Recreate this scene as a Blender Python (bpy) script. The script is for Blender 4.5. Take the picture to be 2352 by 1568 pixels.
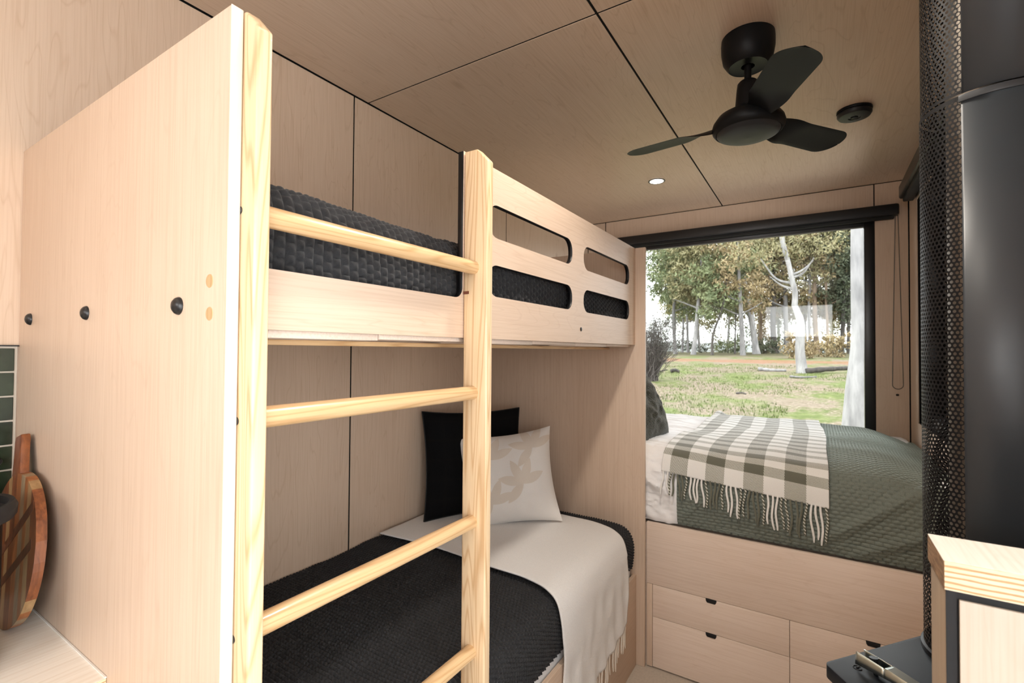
import bpy, bmesh, math, random
import numpy as np
from mathutils import Vector, Matrix, noise as mnoise

random.seed(7); rng = np.random.default_rng(7)
for o in list(bpy.data.objects): bpy.data.objects.remove(o, do_unlink=True)
S = bpy.context.scene
COL = S.collection
PI = math.pi

# ------------------------------------------------------------------ camera
cam = bpy.data.objects.new('camera', bpy.data.cameras.new('camera')); COL.objects.link(cam)
S.camera = cam
cam.data.sensor_width = 36.0
cam.data.lens = 1109.05 / 2352 * 36
cam.data.clip_start = 0.02; cam.data.clip_end = 800
a, b, c = (math.radians(v) for v in (32.3947, 1.0675, 0.3907))       # yaw left, pitch up, roll
fw = Vector((-math.sin(a)*math.cos(b), math.cos(a)*math.cos(b), math.sin(b)))
r0 = Vector((math.cos(a), math.sin(a), 0)); u0 = r0.cross(fw)
rt = r0*math.cos(c) + u0*math.sin(c); up = rt.cross(fw)
M = Matrix((rt, up, -fw)).transposed().to_4x4(); M.translation = (1.86, -0.3949, 1.635)
cam.matrix_world = M
cam.data.dof.use_dof = True; cam.data.dof.focus_distance = 1.35; cam.data.dof.aperture_fstop = 6.3

# ------------------------------------------------------------------ world, exposure
W = bpy.data.worlds.new('overcast_sky'); S.world = W; W.use_nodes = True
bg = W.node_tree.nodes['Background']
bg.inputs[0].default_value = (0.97, 0.985, 1.0, 1); bg.inputs[1].default_value = 4.8
S.view_settings.view_transform = 'Standard'; S.view_settings.look = 'None'
S.view_settings.exposure = 0.18; S.view_settings.gamma = 1.0
S.view_settings.use_curve_mapping = False
S.cycles.use_denoising = True
S.cycles.use_adaptive_sampling = True; S.cycles.adaptive_threshold = .06; S.cycles.adaptive_min_samples = 20
S.cycles.max_bounces = 8; S.cycles.diffuse_bounces = 4; S.cycles.glossy_bounces = 4
S.cycles.transparent_max_bounces = 12; S.cycles.sample_clamp_indirect = 6.0
S.cycles.caustics_reflective = False; S.cycles.caustics_refractive = False

def portal(name, loc, rot, sx, sy):
    L = bpy.data.lights.new(name, 'AREA'); L.shape = 'RECTANGLE'; L.size = sx; L.size_y = sy
    L.cycles.is_portal = True
    o = bpy.data.objects.new(name, L); COL.objects.link(o); o.location = loc; o.rotation_euler = rot
portal('portal_end', (1.19, 4.0, 1.78), (-PI/2, 0, 0), 2.0, 1.65)
portal('portal_right', (2.52, 3.15, 1.9), (0, PI/2, 0), 1.45, .92)
def fill_lamp(name, loc, rot, sx, sy, watts, col):
    L = bpy.data.lights.new(name, 'AREA'); L.shape = 'RECTANGLE'; L.size = sx; L.size_y = sy; L.energy = watts; L.color = col
    o = bpy.data.objects.new(name, L); COL.objects.link(o); o.location = loc; o.rotation_euler = rot
fill_lamp('fill_rear', (1.52, -2.99, 2.26), (PI/2, 0, 0), 1.15, .62, 25, (1, .985, .97))          # fill lamp added just inside the unseen rear window
fill_lamp('fill_kitchen', (2.385, -1.22, 1.6), (0, PI/2, 0), 1.25, 1.45, 27, (.98, .99, 1))      # fill lamp inside the kitchen window, both added out of view
fill_lamp('fill_door', (2.385, -.035, 1.10), (0, PI/2, 0), 1.95, .66, 7, (.98, .99, 1))         # fill lamp in an added, unseen glass door, brightens low surfaces

# ------------------------------------------------------------------ materials
def nd(nt, t, **k):
    n = nt.nodes.new(t)
    for a_, v in k.items():
        if a_.startswith('_'): setattr(n, a_[1:], v)
    return n
def newmat(name):
    m = bpy.data.materials.new(name); m.use_nodes = True
    nt = m.node_tree; return m, nt, nt.nodes['Principled BSDF']
def plain(name, col, rough=.5, metal=0., spec=.5, sheen=0., coat=0., sss=None):
    m, nt, p = newmat(name)
    p.inputs['Base Color'].default_value = (*col, 1); p.inputs['Roughness'].default_value = rough
    p.inputs['Metallic'].default_value = metal; p.inputs['Specular IOR Level'].default_value = spec
    if sheen: p.inputs['Sheen Weight'].default_value = sheen
    if coat: p.inputs['Coat Weight'].default_value = coat
    return m
def math_(nt, op, x, y=None):
    n = nt.nodes.new('ShaderNodeMath'); n.operation = op
    for i, v in enumerate((x, y)):
        if v is None: continue
        if isinstance(v, (int, float)): n.inputs[i].default_value = v
        else: nt.links.new(v, n.inputs[i])
    return n.outputs[0]
def ramp(nt, f, stops):
    n = nt.nodes.new('ShaderNodeValToRGB'); e = n.color_ramp.elements
    while len(e) < len(stops): e.new(.5)
    for i, (p, c_) in enumerate(stops): e[i].position = p; e[i].color = (*c_, 1)
    nt.links.new(f, n.inputs[0]); return n.outputs[0]
def mix(nt, f, a_, b_, mode='MIX'):
    n = nt.nodes.new('ShaderNodeMix'); n.data_type = 'RGBA'; n.blend_type = mode
    for i, v in ((0, f), (6, a_), (7, b_)):
        if isinstance(v, (int, float)): n.inputs[i].default_value = v
        elif isinstance(v, tuple): n.inputs[i].default_value = (*v, 1)
        else: nt.links.new(v, n.inputs[i])
    return n.outputs[2]
def coords(nt, scale, uv=False, rnd=True, rot=(0, 0, 0)):
    t = nt.nodes.new('ShaderNodeTexCoord'); mp = nt.nodes.new('ShaderNodeMapping')
    mp.inputs['Scale'].default_value = scale; mp.inputs['Rotation'].default_value = rot
    src = t.outputs['UV' if uv else 'Object']
    if rnd and not uv:
        oi = nt.nodes.new('ShaderNodeObjectInfo'); v = nt.nodes.new('ShaderNodeVectorMath'); v.operation = 'ADD'
        s = math_(nt, 'MULTIPLY', oi.outputs['Random'], 37.0)
        nt.links.new(src, v.inputs[0]); nt.links.new(s, v.inputs[1]); src = v.outputs[0]
    nt.links.new(src, mp.inputs[0]); return mp.outputs[0]
def noise(nt, vec, scale, detail=3., rough=.5, dist=0.):
    n = nt.nodes.new('ShaderNodeTexNoise'); n.inputs['Scale'].default_value = scale
    n.inputs['Detail'].default_value = detail; n.inputs['Roughness'].default_value = rough
    n.inputs['Distortion'].default_value = dist
    nt.links.new(vec, n.inputs['Vector']); return n.outputs['Fac']
def bump(nt, p, h, strength=.3, dist=.002):
    n = nt.nodes.new('ShaderNodeBump'); n.inputs['Strength'].default_value = strength
    n.inputs['Distance'].default_value = dist; nt.links.new(h, n.inputs['Height'])
    nt.links.new(n.outputs[0], p.inputs['Normal'])
GR = {'X': (.12, 1, 1), 'Y': (1, .12, 1), 'Z': (1, 1, .12)}
def ply(name, grain='Z', col=(.71, .525, .41), knots=False, fig=1., rough=.42):
    m, nt, p = newmat(name)
    g = GR[grain]
    v = coords(nt, g)
    n1 = noise(nt, v, 5.5, 2.5, .5, .4)
    lines = math_(nt, 'SINE', math_(nt, 'MULTIPLY', n1, 70.))
    fine = noise(nt, coords(nt, tuple(x*34 if x == 1 else .7 for x in g)), 6., 3.)
    blot = noise(nt, coords(nt, (1, 1, 1)), 1.7, 3.)
    dark = tuple(x*y for x, y in zip(col, (.93, .905, .875)))
    lite = tuple(min(1, x*1.03) for x in col)
    c1 = ramp(nt, fine, [(.32, dark), (.55, col), (.8, lite)])
    l2 = ramp(nt, math_(nt, 'ABSOLUTE', lines), [(0., (.89, .855, .82)), (.26, (1, 1, 1))])
    c2 = mix(nt, .75*fig, c1, l2, 'MULTIPLY')
    b2 = ramp(nt, blot, [(.3, (.93, .91, .89)), (.65, (1, 1, 1))])
    c3 = mix(nt, .8, c2, b2, 'MULTIPLY')
    if knots:
        vo = nt.nodes.new('ShaderNodeTexVoronoi'); vo.inputs['Scale'].default_value = 2.1
        nt.links.new(coords(nt, tuple(.45 if x != 1 else 1 for x in g)), vo.inputs['Vector'])
        k = ramp(nt, vo.outputs['Distance'], [(0., (.42, .33, .27)), (.014, (.72, .64, .57)), (.06, (1, 1, 1))])
        c3 = mix(nt, 1., c3, k, 'MULTIPLY')
    nt.links.new(c3, p.inputs['Base Color'])
    p.inputs['Roughness'].default_value = rough; p.inputs['Specular IOR Level'].default_value = .4
    bump(nt, p, fine, .08, .001)
    return m
def pine(name, grain='Z', dk=(.50, .26, .10), lt=(.78, .585, .37)):
    m, nt, p = newmat(name)
    g = {'Z': (1, 1, .05), 'Y': (1, .05, 1)}[grain]
    v = coords(nt, g)
    n1 = noise(nt, v, 16., 1.2, .45, .25)
    s = math_(nt, 'SINE', math_(nt, 'MULTIPLY', n1, 105.))
    fine = noise(nt, coords(nt, tuple(x*60 if x == 1 else 1.5 for x in g)), 5., 2.)
    col = ramp(nt, s, [(0., lt), (.4, tuple((x*.88+y*.12) for x, y in zip(lt, dk))), (.85, tuple((x*.65+y*.35) for x, y in zip(lt, dk))), (1., tuple((x*.45+y*.55) for x, y in zip(lt, dk)))])
    f2 = ramp(nt, fine, [(.3, (.90, .87, .83)), (.6, (1, 1, 1))])
    col = mix(nt, .8, col, f2, 'MULTIPLY')
    vo = nt.nodes.new('ShaderNodeTexVoronoi'); vo.inputs['Scale'].default_value = 5.5
    nt.links.new(coords(nt, tuple(.6 if x != 1 else 1 for x in g)), vo.inputs['Vector'])
    k = ramp(nt, vo.outputs['Distance'], [(0., (.35, .18, .09)), (.03, (.62, .42, .27)), (.09, (1, 1, 1))])
    col = mix(nt, 1., col, k, 'MULTIPLY')
    nt.links.new(col, p.inputs['Base Color']); p.inputs['Roughness'].default_value = .33
    p.inputs['Coat Weight'].default_value = .15
    return m
def ply_edge(name, axis=2):
    m, nt, p = newmat(name)
    t = nt.nodes.new('ShaderNodeTexCoord'); sx = nt.nodes.new('ShaderNodeSeparateXYZ')
    nt.links.new(t.outputs['Object'], sx.inputs[0])
    n = noise(nt, coords(nt, (30, 30, 120), rnd=False), 1., 3.)
    s = math_(nt, 'SINE', math_(nt, 'ADD', math_(nt, 'MULTIPLY', sx.outputs[axis], 980.), math_(nt, 'MULTIPLY', n, 2.5)))
    col = ramp(nt, s, [(0., (.84, .67, .45)), (.38, (.78, .58, .34)), (.55, (.50, .30, .14)), (.8, (.40, .22, .10)), (1., (.52, .33, .17))])
    g2 = noise(nt, coords(nt, (9, 9, 300), rnd=False), 3., 4.)
    col = mix(nt, .6, col, ramp(nt, g2, [(.3, (.72, .6, .5)), (.6, (1, 1, 1))]), 'MULTIPLY')
    nt.links.new(col, p.inputs['Base Color']); p.inputs['Roughness'].default_value = .5
    return m
def fabric(name, col, var=.15, scale=400., bs=.25, sheen=.3, rough=.9, uv=False, dist=.001):
    m, nt, p = newmat(name)
    n = noise(nt, coords(nt, (1, 1, 1), uv=uv, rnd=False), scale, 3., .7)
    c = ramp(nt, n, [(.3, tuple(x*(1-var) for x in col)), (.7, tuple(min(1, x*(1+var)) for x in col))])
    nt.links.new(c, p.inputs['Base Color']); p.inputs['Roughness'].default_value = rough
    p.inputs['Sheen Weight'].default_value = sheen; p.inputs['Sheen Roughness'].default_value = .5
    p.inputs['Specular IOR Level'].default_value = .2
    bump(nt, p, n, bs, dist)
    return m

PLYZ = ply('birch_ply_upright', 'Z', knots=True)
PLYW = ply('birch_ply_wall', 'Z', (.635, .488, .37), knots=True)
PLYC = ply('birch_ply_ceiling', 'Y', (.65, .50, .378), knots=True, fig=1.1)
PLYP = ply('maple_veneer_upright', 'Z', (.665, .525, .412), fig=.5)
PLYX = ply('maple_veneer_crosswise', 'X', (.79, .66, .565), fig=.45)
PLYY = ply('maple_veneer_lengthwise', 'Y', (.68, .53, .415), fig=.8)
PLYT = ply('pale_worktop_ply', 'Y', (.90, .855, .78), fig=.3)
EDGE = ply_edge('ply_edge_layers')
STRIP = ply('pale_edge_strip', 'Z', (.83, .73, .60), fig=.3)
PINE = pine('pine_post'); PINEY = pine('pine_rung', 'Y', (.46, .25, .10), (.68, .465, .255))
DOWEL = pine('pine_dowel_plug', 'Z', (.42, .25, .10), (.58, .39, .20))
BLACK = plain('black_paint', (.008, .008, .009), .4, spec=.35)
BLACKM = plain('black_matt', (.013, .013, .014), .6, spec=.3)
RUBBER = plain('black_rubber', (.012, .012, .013), .35)
GAP = plain('black_joint_backing', (.012, .011, .010), .8, spec=.1)
FANM = plain('satin_black_plastic', (.0075, .0075, .008), .42, spec=.14)
FLUEM = plain('lit_black_steel', (.032, .039, .047), .42, metal=.0, spec=.55)  # solid shield: bluish reflected light put into the base colour
PERF = plain('shaded_perforated_steel', (.007, .007, .008), .5, spec=.22)  # same paint as the solid shield, its shaded side put into the colour
STEEL = plain('galvanised_steel', (.68, .74, .71), .30, metal=1.)
INNER = plain('stainless_flue', (.46, .41, .35), .45, metal=1.)
FRAME = plain('black_aluminium', (.012, .012, .013), .32)
FLOORM = fabric('beige_floor', (.50, .44, .37), .10, 90., .1, 0, .7)
WHITEMAT = fabric('white_mattress', (.80, .82, .84), .04, 300., .15)
CHAIN = plain('bead_chain', (.16, .14, .12), .4)
LAMPRING = plain('dark_trim_ring', (.10, .09, .08), .35)

def glass(name, ior=1.5):
    m = bpy.data.materials.new(name); m.use_nodes = True; nt = m.node_tree; nt.nodes.clear()
    o = nd(nt, 'ShaderNodeOutputMaterial'); mx = nd(nt, 'ShaderNodeMixShader'); fr = nd(nt, 'ShaderNodeFresnel')
    tr = nd(nt, 'ShaderNodeBsdfTransparent'); gl = nd(nt, 'ShaderNodeBsdfGlossy')
    tr.inputs[0].default_value = (.95, .96, .955, 1); gl.inputs['Roughness'].default_value = 0.0
    fr.inputs[0].default_value = ior
    nt.links.new(fr.outputs[0], mx.inputs[0]); nt.links.new(tr.outputs[0], mx.inputs[1]); nt.links.new(gl.outputs[0], mx.inputs[2])
    nt.links.new(mx.outputs[0], o.inputs[0]); return m
GLASS = glass('window_glass', 1.27)
def emit(name, col, s):
    m = bpy.data.materials.new(name); m.use_nodes = True; nt = m.node_tree; nt.nodes.clear()
    o = nd(nt, 'ShaderNodeOutputMaterial'); e = nd(nt, 'ShaderNodeEmission')
    e.inputs[0].default_value = (*col, 1); e.inputs[1].default_value = s
    nt.links.new(e.outputs[0], o.inputs[0]); return m
LAMP = emit('lit_lamp_lens', (1, .93, .82), 9.)

# ------------------------------------------------------------------ geometry helpers
ORG = {}
class B:
    def __init__(s): s.v = []; s.f = []; s.m = []; s.uv = None
    def add(s, vs, fs, mi=0):
        n = len(s.v); s.v += [tuple(p) for p in vs]; s.f += [tuple(i+n for i in q) for q in fs]; s.m += [mi]*len(fs); return s
    def box(s, lo, hi, mi=0):
        x0, y0, z0 = lo; x1, y1, z1 = hi
        vs = [(x0,y0,z0),(x1,y0,z0),(x1,y1,z0),(x0,y1,z0),(x0,y0,z1),(x1,y0,z1),(x1,y1,z1),(x0,y1,z1)]
        return s.add(vs, [(0,3,2,1),(4,5,6,7),(0,1,5,4),(1,2,6,5),(2,3,7,6),(3,0,4,7)], mi)
    def prism(s, poly, axis, lo, hi, mi=0):
        # poly: list of 2D points in the two axes other than `axis`, in cyclic order (axis+1, axis+2)
        n = len(poly); vs = []
        for h in (lo, hi):
            for p, q in poly:
                t = [0, 0, 0]; t[axis] = h; t[(axis+1) % 3] = p; t[(axis+2) % 3] = q; vs.append(tuple(t))
        fs = [tuple(range(n-1, -1, -1)), tuple(range(n, 2*n))] + [(i, (i+1) % n, n+(i+1) % n, n+i) for i in range(n)]
        return s.add(vs, fs, mi)
    def tube(s, pts, rad, n=10, caps=True, mi=0):
        pts = [Vector(p) for p in pts]; k = len(pts)
        if not hasattr(rad, '__len__'): rad = [rad]*k
        vs = []; t0 = (pts[1]-pts[0]).normalized()
        u = t0.orthogonal().normalized()
        for i, p in enumerate(pts):
            t = (pts[min(i+1, k-1)]-pts[max(i-1, 0)]).normalized()
            u = (u - t*u.dot(t)).normalized(); w = t.cross(u)
            for j in range(n):
                an = 2*PI*j/n; vs.append(tuple(p+(u*math.cos(an)+w*math.sin(an))*rad[i]))
        fs = [(i*n+j, i*n+(j+1) % n, (i+1)*n+(j+1) % n, (i+1)*n+j) for i in range(k-1) for j in range(n)]
        if caps: fs += [tuple(range(n-1, -1, -1)), tuple(range((k-1)*n, k*n))]
        return s.add(vs, fs, mi)
    def lathe(s, prof, centre, n=48, mi=0, a0=0, a1=2*PI):
        cx, cy, cz = centre; full = abs(a1-a0-2*PI) < 1e-6
        m = n if full else n+1; vs = []
        for r, z in prof:
            for j in range(m):
                t = a0+(a1-a0)*j/n; vs.append((cx+r*math.cos(t), cy+r*math.sin(t), cz+z))
        fs = []
        for i in range(len(prof)-1):
            for j in range(n):
                j2 = (j+1) % m; fs.append((i*m+j, i*m+j2, (i+1)*m+j2, (i+1)*m+j))
        return s.add(vs, fs, mi)
    def grid(s, P, uv=None, mi=0, flip=False):
        P = np.asarray(P); nu, nv = P.shape[:2]; n0 = len(s.v)
        s.v += [tuple(p) for p in P.reshape(-1, 3).tolist()]
        i, j = np.meshgrid(np.arange(nu-1), np.arange(nv-1), indexing='ij')
        q = np.stack([i*nv+j, (i+1)*nv+j, (i+1)*nv+j+1, i*nv+j+1], -1).reshape(-1, 4)+n0
        if flip: q = q[:, ::-1]
        s.f += [tuple(t) for t in q.tolist()]; s.m += [mi]*len(q)
        if uv is not None: s.uv = np.asarray(uv).reshape(-1, 2)
        return s

def tag(o, label=None, cat=None, group=None, kind=None):
    if label: o['label'] = label
    if cat: o['category'] = cat
    if group: o['group'] = group
    if kind: o['kind'] = kind
    return o
def thing(name, label, cat, loc=(0, 0, 0), group=None):
    o = bpy.data.objects.new(name, None); COL.objects.link(o); o.location = loc
    o.empty_display_size = .1; ORG[o] = Vector(loc); return tag(o, label, cat, group)
def O(name, bld, mats, parent=None, bevel=0., seg=2, smooth=False, angle=35, org=None):
    if not isinstance(mats, (list, tuple)): mats = [mats]
    base = ORG[parent] if parent is not None else Vector(org) if org else Vector((0, 0, 0))
    V = np.asarray(bld.v, float) - np.array(base)
    me = bpy.data.meshes.new(name); me.from_pydata(V.tolist(), [], bld.f)
    me.polygons.foreach_set('material_index', bld.m)
    for m in mats: me.materials.append(m)
    if bld.uv is not None:
        ul = me.uv_layers.new(name='UVMap'); li = np.zeros(len(me.loops), int); me.loops.foreach_get('vertex_index', li)
        ul.data.foreach_set('uv', bld.uv[li].ravel())
    if bevel:
        bm = bmesh.new(); bm.from_mesh(me); bmesh.ops.recalc_face_normals(bm, faces=bm.faces)
        es = [e for e in bm.edges if len(e.link_faces) == 2 and e.calc_face_angle(0) > math.radians(angle)]
        bmesh.ops.bevel(bm, geom=es, offset=bevel, segments=seg, affect='EDGES', profile=.5, clamp_overlap=True)
        bm.to_mesh(me); bm.free()
    if smooth or bevel:
        me.polygons.foreach_set('use_smooth', [True]*len(me.polygons)); me.set_sharp_from_angle(angle=math.radians(40))
    me.update()
    o = bpy.data.objects.new(name, me); COL.objects.link(o)
    if parent is not None: o.parent = parent; ORG[o] = base
    else: o.location = base; ORG[o] = base
    return o
def struct(name, bld, mats, **k):
    o = O(name, bld, mats, **k); o['kind'] = 'structure'; return o
def bx(name, lo, hi, mat, parent=None, bevel=0., **k): return O(name, B().box(lo, hi), mat, parent, bevel, **k)
def poly_holes(name, outer, holes, x0, x1, mats, parent, edge_black):
    """flat board in the YZ plane between x0 and x1 with rounded openings; edge faces inside the openings take material 1"""
    cu = bpy.data.curves.new(name, 'CURVE'); cu.dimensions = '2D'; cu.fill_mode = 'BOTH'; cu.extrude = (x1-x0)/2
    for L in [outer]+holes:
        sp = cu.splines.new('POLY'); sp.points.add(len(L)-1); sp.use_cyclic_u = True
        for p, (y, z) in zip(sp.points, L): p.co = (y, z, 0, 1)
    t = bpy.data.objects.new('t', cu); COL.objects.link(t)
    dg = bpy.context.evaluated_depsgraph_get(); me = bpy.data.meshes.new_from_object(t.evaluated_get(dg))
    bpy.data.objects.remove(t, do_unlink=True)
    bm = bmesh.new(); bm.from_mesh(me); bmesh.ops.remove_doubles(bm, verts=bm.verts, dist=1e-5)
    base = ORG[parent]
    for v in bm.verts: y, z, h = v.co; v.co = Vector(((x0+x1)/2+h, y, z))-base
    bmesh.ops.recalc_face_normals(bm, faces=bm.faces)
    for f in bm.faces:
        f.material_index = 0
        if abs(f.normal.x) < .5:
            cc = f.calc_center_median()+base
            if edge_black(cc.y, cc.z): f.material_index = 1
    me.materials.clear()
    for m in mats: me.materials.append(m)
    bm.to_mesh(me); bm.free(); me.name = name
    o = bpy.data.objects.new(name, me); COL.objects.link(o); o.parent = parent; ORG[o] = base; return o
def stadium(y0, y1, z0, z1, r, n=8):
    P = []
    for cy, cz, a_ in ((y1-r, z1-r, 0), (y0+r, z1-r, 90), (y0+r, z0+r, 180), (y1-r, z0+r, 270)):
        for i in range(n+1):
            t = math.radians(a_+90*i/n); P.append((cy+r*math.cos(t), cz+r*math.sin(t)))
    return P
def cat(pts, n):
    """Catmull-Rom through 2D/3D points, resampled evenly to n points"""
    P = np.asarray(pts, float); Q = np.vstack([2*P[0]-P[1], P, 2*P[-1]-P[-2]]); out = []
    for i in range(1, len(Q)-2):
        t = np.linspace(0, 1, 24, endpoint=False)[:, None]; p0, p1, p2, p3 = Q[i-1], Q[i], Q[i+1], Q[i+2]
        out.append(.5*(2*p1+(p2-p0)*t+(2*p0-5*p1+4*p2-p3)*t**2+(3*p1-p0-3*p2+p3)*t**3))
    out = np.vstack(out+[P[-1:]]); d = np.r_[0, np.cumsum(np.linalg.norm(np.diff(out, axis=0), axis=1))]
    s = np.linspace(0, d[-1], n); return np.stack([np.interp(s, d, out[:, k]) for k in range(P.shape[1])], 1), s
def normals2(P):
    t = np.gradient(P, axis=0); n = np.stack([t[:, 1], -t[:, 0]], 1); return n/np.linalg.norm(n, axis=1)[:, None]
def sm(x, a_, b_): t = np.clip((x-a_)/(b_-a_), 0, 1); return t*t*(3-2*t)
def vnoise(X, Y, s, seed=0):
    """cheap smooth value noise on numpy arrays"""
    r = np.random.default_rng(seed); G = r.random((64, 64))*2-1
    x = X*s; y = Y*s; i = np.floor(x).astype(int); j = np.floor(y).astype(int); fx = x-i; fy = y-j
    fx = fx*fx*(3-2*fx); fy = fy*fy*(3-2*fy); g = lambda p, q: G[p % 64, q % 64]
    return (g(i, j)*(1-fx)+g(i+1, j)*fx)*(1-fy)+(g(i, j+1)*(1-fx)+g(i+1, j+1)*fx)*fy

CEIL = 2.842; XR = 2.395; YE = 3.885; YB = -3.0
G = .004    # half joint width

# ------------------------------------------------------------------ the room
struct('floor', B().box((-.1, YB-.1, -.08), (XR+.1, YE+.1, 0)), FLOORM)

# ceiling: black backing with ply sheets
ce = struct('ceiling', B().box((-.1, YB-.1, CEIL+.0125), (XR+.1, YE+.1, CEIL+.09)), GAP)
for x0, x1 in ((.005, 1.195-.0048), (1.195+.0048, XR-.004)):
    for y0, y1 in ((YB, -1.45-G), (-1.45+G, 1.205-.0038), (1.205+.0038, YE-.004)):
        bx('ceiling_panel', (x0, y0, CEIL), (x1, y1, CEIL+.012), PLYC, ce, .0008, seg=1)

bx('joint_strip', (1.195-.0044, YB, CEIL+.002), (1.195+.0044, YE-.004, CEIL+.0122), GAP, ce)
bx('joint_strip', (.005, 1.205-.0034, CEIL+.002), (1.195-.005, 1.205+.0034, CEIL+.0122), GAP, ce)
bx('joint_strip', (1.195+.005, 1.205-.0034, CEIL+.002), (XR-.004, 1.205+.0034, CEIL+.0122), GAP, ce)

# left wall
wl = struct('wall_left', B().box((-.11, YB-.1, 0), (-.0125, YE+.1, CEIL+.0125)), GAP)
ys = [YB, -1.5, -.21, 1.122, 2.452, YE]
for y0, y1 in zip(ys[:-1], ys[1:]):
    bx('wall_panel', (-.012, y0+G, 0), (0, y1-G, CEIL-.005), PLYW, wl, .0008, seg=1)
for y in ys[1:-1]: bx('joint_strip', (-.0124, y-G+.0004, 0), (-.002, y+G-.0004, CEIL-.006), GAP, wl)
# kitchen splashback of green tiles on the left wall
TILE = []
for k, cg in enumerate(((.022, .033, .018), (.030, .045, .024), (.017, .026, .015), (.027, .040, .021))):
    m, nt, p = newmat('glazed_green_tile_%d' % k)
    n = noise(nt, coords(nt, (1, 1, 1)), 30., 3.)
    nt.links.new(ramp(nt, n, [(.3, tuple(x*.8 for x in cg)), (.7, tuple(x*1.25 for x in cg))]), p.inputs['Base Color'])
    p.inputs['Roughness'].default_value = .16; TILE.append(m)
GROUT = plain('grey_grout', (.50, .45, .38), .8)
sp = O('splashback', B().box((0.0, -1.9, .975), (.005, -.003, 1.637)), GROUT, wl)
tb = B().box((.005, -.0975, -.0307), (.009, .0975, .0307)); tm = None
for r_ in range(10):
    for c_ in range(4):
        w = .195; y1 = -.009-c_*.199-(.0 if r_ % 2 == 0 else 0); zc_ = 1.633-.0325-r_*.0662
        t = O('tile', tb, TILE[(r_*3+c_*2+(r_ % 2)) % 4], sp, .0012, seg=1); t.location = (0, y1-.0975, zc_)
        if tm is None: tm = t.data
        else:
            mm = t.data.materials[0]; old = t.data
            t.data = tm; t.material_slots[0].link = 'OBJECT'; t.material_slots[0].material = mm; bpy.data.meshes.remove(old)
bx('tile_trim', (0, -1.9, 1.637), (.011, -.001, 1.6405), BLACK, sp)

# end wall round the big window: opening x .18..2.2, z .93..2.62
OX0, OX1, OZ0, OZ1 = .178, 2.203, .93, 2.625
we = B()
for lo, hi in (((-.1, YE+.006, 0), (OX0, YE+.1, CEIL)), ((OX1, YE+.006, 0), (XR+.1, YE+.1, CEIL)),
               ((OX0, YE+.006, 0), (OX1, YE+.1, OZ0)), ((OX0, YE+.006, OZ1), (OX1, YE+.1, CEIL))): we.box(lo, hi)
we = struct('wall_end', we, GAP)
for lo, hi in (((.004, YE, 0), (OX0-G, YE+.012, CEIL-.004)), ((OX1+.001, YE, 0), (XR-.006, YE+.012, CEIL-.004)),
               ((OX0+G, YE, OZ1), (OX1-G-.002, YE+.012, CEIL-.004)), ((OX0+G, YE, 0), (OX1-G, YE+.012, OZ0))):
    bx('wall_panel', lo, hi, PLYP, we, .0008, seg=1)
def window(name, frame_boxes, glass_lo, glass_hi):
    w = B()
    for lo, hi in frame_boxes: w.box(lo, hi)
    w = struct(name, w, FRAME, bevel=.002)
    bx('pane', glass_lo, glass_hi, GLASS, w); return w
fd = .062
w1 = window('window_1', [((OX0, YE+.012, OZ0), (OX0+fd, YE+.075, OZ1)), ((OX1-fd, YE+.012, OZ0), (OX1, YE+.075, OZ1)),
        ((OX0+fd, YE+.012, OZ0), (OX1-fd, YE+.075, OZ0+fd)), ((OX0+fd, YE+.012, OZ1-.075), (OX1-fd, YE+.075, OZ1))],
       (OX0+fd-.01, YE+.042, OZ0+fd-.01), (OX1-fd+.01, YE+.046, OZ1-.065))
bx('glazing_bead', (OX0+fd, YE+.022, OZ1-.083), (OX1-fd, YE+.035, OZ1-.074), plain('grey_bead', (.18, .18, .17), .4), w1)

# right wall: bed window; kitchen window and glass door added for light; rear wall
wr = B(); XW = XR+.006
R2 = (2.70, 3.60, 1.19, 2.62); R3 = (-2.0, -.47, .95, 2.25); RD = (-.41, .34, .0, 2.15)
for y0, y1, z0, z1 in ((YB-.1, R3[0], 0, CEIL), (R3[1], RD[0], 0, CEIL), (RD[0], RD[1], RD[3], CEIL), (RD[1], R2[0], 0, CEIL), (R2[1], YE+.006, 0, CEIL),
                       (R3[0], R3[1], 0, R3[2]), (R3[0], R3[1], R3[3], CEIL), (R2[0], R2[1], 0, R2[2]), (R2[0], R2[1], R2[3], CEIL)):
    wr.box((XW, y0, z0), (XR+.11, y1, z1))
wr = struct('wall_right', wr, GAP)
for y0, y1, z0, z1 in ((YB, R3[0], 0, CEIL), (R3[1], RD[0], 0, CEIL), (RD[0], RD[1], RD[3], CEIL), (RD[1], R2[0], 0, CEIL), (R2[1], YE-.008, 0, CEIL),
                       (R3[0], R3[1], 0, R3[2]), (R3[0], R3[1], R3[3], CEIL), (R2[0], R2[1], 0, R2[2]), (R2[0], R2[1], R2[3], CEIL)):
    bx('wall_panel', (XR, y0+.001, z0), (XR+.012, y1-.001, z1-(.004 if z1 == CEIL else .001)), PLYP, wr, .0008, seg=1)
for nm, (y0, y1, z0, z1) in (('window_2', R2), ('added_window_3', R3), ('added_door_1', RD)):
    xa, xb = XR+.03, XR+.105
    window(nm, [((xa, y0, z0), (xb, y0+.06, z1)), ((xa, y1-.06, z0), (xb, y1, z1)), ((xa, y0+.06, z0), (xb, y1-.06, z0+.06)), ((xa, y0+.06, z1-.06), (xb, y1-.06, z1))],
           (XR+.07, y0+.05, z0+.05), (XR+.074, y1-.05, z1-.05))
wb = B(); DX0, DX1, DZ0, DZ1 = .9, 2.15, 1.90, 2.62
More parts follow.
